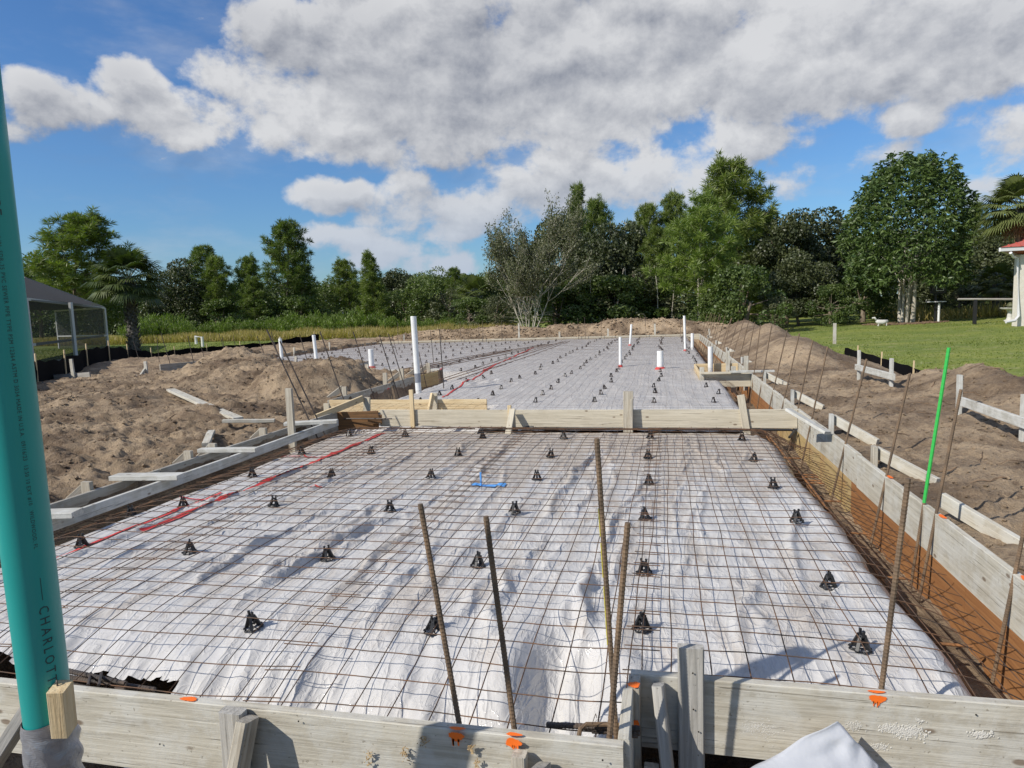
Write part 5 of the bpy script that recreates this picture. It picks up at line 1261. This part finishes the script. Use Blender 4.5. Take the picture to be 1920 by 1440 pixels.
VEG = [
 ('pine', 122, 405, 58, 'large spreading pine rising behind the screened porch roof', 1.35, 1), ('palm', 235, 466, 34, 'sabal palm with criss-cross trunk right of the screened porch', 1.0, None),
 ('oakmid', 60, 470, 66, 'mid green tree low behind the porch roof at far left', 1.2, None), ('oakmid', 175, 500, 64, 'low green tree tucked between large pine and palm', 1.1, None),
 ('oak', 330, 486, 72, 'dark rounded tree just right of the sabal palm', 1.0, None), ('pine', 368, 466, 80, 'pine showing over the dark tree right of the palm', .9, None), ('pinelow', 408, 484, 74, 'rounded pine left of the gap before the tall pine', 1., None),
 ('pine', 455, 484, 84, 'thin pine between the rounded pine and the tall pine', .8, None), ('pinelow', 480, 520, 70, 'short dense pine at the left foot of the tall pine', 1.1, None), ('pine', 527, 422, 72, 'tall narrow-topped pine in the left treeline', .9, 0),
 ('pinelow', 560, 500, 74, 'spreading pine at the right foot of the tall pine', 1.1, None), ('oakmid', 600, 520, 80, 'rounded green tree between the tall and the conical pine', 1., None), ('pine', 652, 490, 82, 'pine just left of the conical pine', .9, None),
 ('conic', 699, 473, 64, 'conical young pine with pointed top in the left treeline', 1., 0), ('oak', 745, 505, 72, 'dark tree right of the conical pine', 1., None), ('oakmid', 785, 510, 66, 'tree directly behind the tallest white pipe', 1.05, 1), ('oakmid', 810, 500, 90, 'distant tree right of the tallest white pipe', 1., None),
 ('palmshort', 893, 512, 60, 'cabbage palm low in the treeline beside the bare tree', 1.1, None), ('pine', 855, 505, 88, 'distant pine top above the cabbage palm', .8, None), ('oakmid', 925, 500, 62, 'green tree behind the left side of the bare tree', 1.1, None),
 ('stem', 985, 378, 42, 'pale multi-stemmed tree with sparse crown beyond the far form', .8, None), ('oak', 1040, 398, 52, 'dark leafy tree behind the right side of the pale multi-stemmed tree', .75, 0),
 ('conic', 1074, 345, 60, 'tall pointed pine over the dark trees', .55, 1), ('pine', 1112, 378, 64, 'rounded pine right of the tall pointed pine', .7, 1), ('oak', 1125, 418, 50, 'dark dense tree left of the far centre pines', .9, 1), ('oak', 1165, 415, 52, 'dark dense tree under the centre pines', .9, 0),
 ('pine', 1210, 388, 60, 'pine with small round top left of the light green pine', .65, 2), ('pine', 1262, 372, 62, 'pine with dark round top behind the light green pine', .6, 0), ('pinelow', 1225, 430, 50, 'green pine at the left of the light green pine', .8, 0), ('lightpine', 1308, 372, 43, 'light green pine with two pale trunks near the far right corner', 1.05, 0),
 ('pine', 1385, 308, 54, 'tallest broad pine of the right group', .95, 1), ('pinelow', 1430, 400, 57, 'dense pine at the right flank of the tallest pine', .8, 1), ('bush', 1395, 500, 40, 'bright leafy bush under the tallest pine', 1., 0), ('bush', 1340, 550, 41, 'low bush beside the pale pine trunks', 1., 0),
 ('oak', 1478, 395, 52, 'very dark tree right of the tallest pine', .85, 0), ('oak', 1545, 392, 55, 'dark brownish tree left of the big mango tree', 1.05, 1), ('oak', 1500, 470, 47, 'lower dark tree in front of the dark brownish tree', 1.1, 1), ('bush', 1455, 560, 40, 'dark bush at the lawn edge under dark trees', 1.1, 1),
 ('bush', 1560, 535, 44, 'bright green bush left of the mango trunks', .9, 0), ('bush', 1620, 520, 47, 'leafy bush behind the mango trunks', 1.3, 0), ('mango', 1706, 298, 43, 'big round-crowned mango tree with four pale trunks on the lawn', .95, 0),
 ('oak', 1770, 470, 52, 'dark understorey tree right behind the mango tree', 1.2, 0), ('oak', 1850, 430, 55, 'dark tree behind the palm at the right edge', 1.1, 1), ('pine', 1838, 385, 66, 'distant pine top between mango tree and right palm', .5, 2), ('palmbig', 1918, 338, 40, 'tall shaggy palm with dead frond skirt at the right edge', 1., None),
 ('palmshort', 1870, 490, 46, 'small palm below the shaggy palm behind the pipe rail', 1., None), ('bush', 1800, 545, 50, 'bush behind the rail post at right', 1.3, 1), ('bush', 1880, 530, 50, 'leafy bush behind the birdbath', 1.2, 0), ('bush', 1700, 555, 50, 'shaded bush right behind the mango trunks', 1.3, 1),
 ('oak', 1990, 380, 58, 'dark tree beyond the right picture edge', 1.1, 0), ('oak', -60, 470, 70, 'dark tree beyond the left picture edge', 1.2, 1)]
for (k, px, pt, Y, lab, wf, var) in VEG: plant(k, px, pt, Y, lab, wf, var)
for i, (px, pt, Y) in enumerate([(285, 592, 56), (320, 590, 60), (345, 606, 55), (395, 606, 62), (430, 600, 60), (470, 602, 62), (510, 598, 64), (545, 590, 63), (590, 588, 62), (625, 592, 60), (660, 584, 58), (700, 590, 60), (735, 596, 56), (770, 598, 58), (805, 600, 60), (255, 600, 52), (840, 598, 62)]):
    plant('shrub', px, pt - 4, Y, f'bright feathery shrub above the golden grass in the left field, {ORD[i] if px != 255 else "nearest the palm"} from the palm'.replace('nearest the palm from the palm', 'touching the palm trunk'), 1.35, None, 'feathery shrubs along the field')
for i, (px, pt, Y) in enumerate([(880, 560, 56), (930, 560, 54), (1045, 540, 46), (1100, 520, 47), (1150, 520, 46), (1200, 510, 47), (1255, 520, 48), (840, 548, 66), (760, 545, 68), (560, 555, 72), (480, 560, 70), (410, 562, 72)]):
    plant('bush', px, pt, Y, ['leafy bush left of the bare tree foot', 'leafy bush touching the bare tree on the left', 'dim bush right of the bare tree foot', 'dim bush behind the left end of the main heap', 'dim bush above the centre of the main heap', 'dim bush above the right end of the main heap', 'dim bush left of the pale pine trunks', 'bush below the distant pine top', 'bush below the dark tree beside the conical pine', 'bush below the spreading pine', 'bush below the thin pine', 'bush below the rounded pine'][i], 1.3)
# thin trunks seen in the shaded understorey
for i, px in enumerate([1110, 1150, 1190, 1235, 1260, 1010]):
    p = PY(px, 610, 45.5); th = thing('sapling', f'slim bare trunk in the shade under the dark trees, {ORD[i]} of six', 'tree', (p[0], 45.5, -.35), 'slim trunks in the understorey'); mb = MB(); limb(mb, (p[0], 45.5, -.5), (random.gauss(0, .06), 0, 1), 4.5, .05, .02, 8, 0, .04); mb.build('trunk', M['bark_pale'], th)
# woodland mass behind everything
mb = MB(); n = 100000; x = rng.uniform(-115, 70, n); y = 92 + rng.uniform(0, 14, n) - 26 * ss(-10, 10, x)
top = 7.0 + 1.5 * fbm(x * .12, y * 0 + 2, 4, 5) + .4 * ss(5, 20, x); z = -.4 + top * rng.uniform(0, 1, n) ** .8
leafquads(mb, np.stack([x, y, z], 1), rng.uniform(.35, .8, n), .35, np.clip(.4 + .5 * pn(x * .35, z * .5, 9), 0, 1))
M['woods'] = foliage('far_woods', (.028, .048, .014), (.095, .125, .032), .15)
o = mb.build('woodland', M['woods']); tag(o, 'distant mixed woodland forming the backdrop behind the trees', 'woodland', kind='stuff')
# grasses
def tuft(n, reg, h, w, m, name, lab, cat='grass', cond=None, lean=.35):
    x = rng.uniform(reg[0], reg[1], n); y = rng.uniform(reg[2], reg[3], n)
    if cond is not None: k = cond(x, y); x, y = x[k], y[k]
    n = len(x); z = lawn_h(x, y); d = rng.normal(0, lean, (n, 3)); d[:, 2] = 1; d /= np.linalg.norm(d, axis=1)[:, None]
    cl = np.clip(.5 + .6 * pn(x * .7, y * .7, 77) + rng.normal(0, .15, n), 0, 1); hv = h * rng.uniform(.45, 1.1, n) * (.75 + .5 * np.clip(pn(x * .3, y * .3, 78) + .3, 0, 1))
    mb = MB(); blades(mb, np.stack([x, y, z - .02], 1), d, hv, w, cl); o = mb.build(name, M[m]); tag(o, lab, cat, kind='stuff')
tuft(60000, (-60, -12, 49, 58), .85, .05, 'gold', 'tall_grass', 'tall golden dry grass across the left field')
tuft(14000, (-14, 6, 41, 50), .6, .05, 'blade', 'tall_grass', 'rough green grass under the trees beyond the far heaps')
tuft(90000, (5.0, 24, 12, 46), .07, .03, 'blade', 'lawn_grass', 'short lawn blades right of the dirt ridge', cond=lambda x, y: (zone(x, y) < .4) & (rng.random(len(x)) < np.clip(14 / y, 0, 1)), lean=.6)
tuft(30000, (-48, -19, 26, 50), .10, .04, 'blade', 'lawn_grass', 'short green grass strip before the golden grass', lean=.6, cond=lambda x, y: zone(x, y) < .4)
tuft(5000, (14, 26, 43, 52), .9, .06, 'gold', 'tall_grass', 'yellowish tall grass behind the pipe rail at right')

# ------------------------------------------------------------------ screened porch (far left)
sp = thing('screened_porch', 'screened porch with white frame and dark hip roof at far left', 'porch', (-29, 27, -.4))
def fr_bar(a, b, w=.09): mb = MB(); mb.bar(a, b, w, w); mb.build('frame_bar', M['alu'], sp)
pA = P(62, 690, -.4); pB = P(143, 676, -.4); pB = np.array([pA[0] - 2.2, pA[1] + 4.6, -.4]); 
# front wall runs roughly towards the camera right; corner post at px 204
corner = P(203, 655, -.38); k1 = P(143, 676, -.4); k0 = P(62, 692, -.4)
ztop = PY(50, 565, k0[1])[2]; zt = float(ztop)
zt = 2.55
dirw = (corner - k0)[:2] / np.linalg.norm((corner - k0)[:2])
k00 = k0 - np.array([*(dirw * 5), 0])
for q in (k00, k0, k1, corner): fr_bar((q[0], q[1], -.4), (q[0], q[1], zt), .14)
for z in (zt, .62, -.33): fr_bar((k00[0], k00[1], z), (corner[0], corner[1], z), .12)
# rear wall parallel
nrm = np.array([-dirw[1], dirw[0]]);
if nrm[1] < 0: nrm = -nrm
nrm = np.array([-1.0, .35]); nrm /= np.linalg.norm(nrm)
for q in (k0, corner): e = np.array([q[0] + nrm[0] * 7, q[1] + nrm[1] * 7]); fr_bar((e[0], e[1], -.4), (e[0], e[1], zt)); fr_bar((q[0], q[1], zt), (e[0], e[1], zt)); fr_bar((q[0], q[1], .62), (e[0], e[1], .62))
for a, b in ((k00, k0), (k0, k1), (k1, corner)):
    mb = MB(); mb.add([(a[0], a[1], -.35), (b[0], b[1], -.35), (b[0], b[1], zt), (a[0], a[1], zt)], [(0, 1, 2, 3)]); mb.build('screen_panel', M['screen'], sp)
mb = MB(); e = corner[:2] + nrm * 7; mb.add([(corner[0], corner[1], -.35), (e[0], e[1], -.35), (e[0], e[1], zt), (corner[0], corner[1], zt)], [(0, 1, 2, 3)]); mb.build('screen_panel', M['screen'], sp)
# house wall behind and hip roof
hA, hB = k00[:2] + nrm * 7, corner[:2] + nrm * 7
f0_, f1_ = k00[:2] - dirw * 3, k1[:2] + dirw * .3
ap = PY(40, 517, 33); mb = MB(); 
c4 = [np.array([*(k00[:2] - dirw * 4), zt + .08]), np.array([*(corner[:2] + dirw * -.1), zt + .08]), np.array([*(corner[:2] + nrm * 9), zt + .08]), np.array([*(k00[:2] - dirw * 4 + nrm * 9), zt + .08])]
a1 = (c4[0] + c4[3]) / 2 + (0, 0, 2.0); a2 = PY(46, 520, 36)
mb.add([*c4, a1, a2], [(0, 1, 5, 4), (1, 2, 5), (2, 3, 4, 5), (3, 0, 4)]); rfm = mb.build('roof', M['roofdark'], sp)
mb = MB(); mb.bar(c4[1], a2, .10, .06); mb.build('ridge_cap', M['grey'], sp)

# ------------------------------------------------------------------ house corner, birdbath, hoop, rail, chairs at right
hs = thing('house', 'cream house corner with red metal roof at the right edge', 'house', PY(1912, 602, 34))
def HP(px, py, Y=34.): return PY(px, py, Y)
a = HP(1904, 604); b_ = HP(1901, 478)
mb = MB(); mb.bar((a[0] + .35, 34.3, -.3), (a[0] + .35, 34.3, b_[2]), .5, .5); mb.build('wall', M['stucco'], hs)
mb = MB(); mb.bar((a[0] + 3, 35, 1.3), (a[0] + 8, 35, 1.3), 6, 3.2); mb.build('wall', M['stucco'], hs)
e0 = HP(1876, 468, 33.6); mb = MB(); mb.bar((e0[0], 33.6, e0[2]), (e0[0] + 9, 33.6, e0[2] + .0), .12, .16); mb.bar((e0[0], 33.6, e0[2]), (e0[0] + 4.6, 42, e0[2]), .12, .16); mb.build('gutter', M['alu'], hs)
mb = MB(); zz = e0[2] + .09; x0 = e0[0] - .05
mb.add([(x0, 33.5, zz), (x0 + 10, 33.5, zz), (x0 + 14, 43, zz), (x0 + 5.2, 43, zz), (x0 + 7.2, 38.2, zz + 1.75), (x0 + 10, 38.2, zz + 1.75)], [(0, 1, 5, 4), (3, 0, 4), (2, 3, 4, 5), (1, 0, 3, 2)]); mb.build('roof', M['redroof'], hs)
for k in range(14):
    mb = MB(); x = x0 + .4 + k * .4; f_ = min(1, (x - x0) / 7.2); mb.bar((x, 33.5, zz + .02), (x, 33.5 + 4.7 * f_, zz + 1.75 * f_ + .02), .03, .04); mb.build('roof_seam', M['redroof'], hs)
mb = MB(); q = [HP(1895, 474, 33.5), HP(1900, 482, 33.7), HP(1908, 484, 34.), HP(1910, 592, 34.), HP(1903, 601, 33.8), HP(1886, 604, 33.7)]; mb.tube(q, .06, 8); mb.build('downspout', M['alu'], hs)
bbh = HP(1893, 602, 38); th = thing('birdbath', 'pale stone birdbath on pedestal beside the house corner', 'birdbath', bbh)
mb = MB(); mb.lathe([(0, .24), (.05, .24), (.08, .15), (.2, .12), (.45, .10), (.55, .14)], bbh + (0, 0, 0), 16); mb.build('pedestal', M['concrete'], th)
mb = MB(); mb.lathe([(.55, .16), (.60, .40), (.66, .44), (.67, .40), (.62, .2)], bbh, 18); mb.build('bowl', M['concrete'], th)
mb = MB(); mb.lathe([(.64, .05), (.75, .16), (.85, .12), (.92, .05)], bbh, 8); mb.build('plant', M['leaves_grey'], th)
p = PY(1757, 615, 42); th = thing('feeder_pole', 'black pole with dark box and shelf right of the mango trunks', 'pole', p); zb = p[2]
mb = MB(); mb.bar(p + (-.12, 0, 0), p + (-.12, 0, 2.0), .10, .10); mb.build('post', M['blackmetal'], th)
mb = MB(); mb.tube([p + (.06, 0, 0), p + (.06, 0, 1.35)], .06, 8); mb.build('pipe', M['pvc'], th)
mb = MB(); mb.bar(p + (-.55, 0, 1.45), p + (.35, 0, 1.45), .4, .05); mb.build('shelf', M['alu'], th)
mb = MB(); mb.bar(p + (-.35, 0, 2.15), p + (.35, 0, 2.15), .3, .5); mb.build('box', M['blackmetal'], th)
mb = MB();
for a_, b__ in [((-.15, -.17, 2.05), (.2, -.17, 2.05)), ((-.15, -.17, 2.28), (.2, -.17, 2.28)), ((-.15, -.17, 2.05), (-.15, -.17, 2.28)), ((.2, -.17, 2.05), (.2, -.17, 2.28))]: mb.bar(p + a_, p + b__, .03, .03, up=(0, 1, 0))
mb.build('frame', M['alu'], th)
p = PY(1827, 608, 38); th = thing('pipe_rail', 'dark post carrying a long horizontal pipe rail by the birdbath', 'rail', p)
zr = PY(1827, 562, 38)[2]; mb = MB(); mb.bar(p, (p[0], 38, zr), .14, .14, up=(0, 1, 0)); mb.build('post', M['blackmetal'], th); mb = MB(); a = PY(1796, 561, 38); b_ = PY(1905, 561, 38); mb.tube([a, b_], .05, 8); mb.build('rail', M['grey'], th)
p = PY(1653, 622, 41); th = thing('garden_ornament', 'small white goat-like garden ornament left of the mango trunks', 'ornament', p)
mb = MB(); mb.tube([p + (-.28, 0, .62), p + (-.2, 0, .55), p + (.05, 0, .52), p + (.3, 0, .58)], [.07, .13, .14, .08], 10); mb.build('body', M['concrete'], th, smooth=True)
mb = MB(); mb.tube([p + (-.26, 0, .6), p + (-.38, 0, .78), p + (-.5, 0, .76)], [.06, .06, .03], 8); mb.build('head', M['concrete'], th, smooth=True)
for x, y in ((-.18, .06), (-.18, -.06), (.22, .06), (.22, -.06)): mb = MB(); mb.bar(p + (x, y, 0), p + (x, y, .5), .04, .04, up=(0, 1, 0)); mb.build('leg', M['concrete'], th)
for i, (x1_, x2_) in enumerate([(1643, 1655), (1656, 1668)]):
    a = PY(x1_, 588, 50); b_ = PY(x2_, 588, 50); th = thing('planter_tub', ['left white tub in the shade behind the mango', 'right white tub in the shade behind the mango'][i], 'tub', (a + b_) / 2 + (0, 0, -.4)); c_ = (a + b_) / 2; mb = MB(); mb.lathe([(-.4, .16), (-.1, .22), (0, .26), (.03, .26)], c_, 12); mb.build('tub', M['pvc'], th); mb = MB(); mb.lathe([(.03, .27), (.05, .27)], c_, 12); mb.build('rim', M['pvc'], th)
# mulch and border under the mango
mb = MB(); cx, cy = PY(1706, 612, 43)[:2]
for k in range(500):
    a = random.uniform(0, 6.28); r = random.random() ** .5 * 1.7; x, y = cx - .5 + 1.25 * r * math.cos(a), cy - .6 + r * math.sin(a); z = float(lawn_h(np.array(x), np.array(y))); q = random.uniform(.05, .12); d = random.uniform(0, 3.1)
    mb.bar((x, y, z + .03), (x + q * math.cos(d), y + q * math.sin(d), z + .05), .05, .03)
o = mb.build('mulch', M['root']); tag(o, 'reddish brown mulch ring at the foot of the mango tree', 'mulch', kind='stuff')
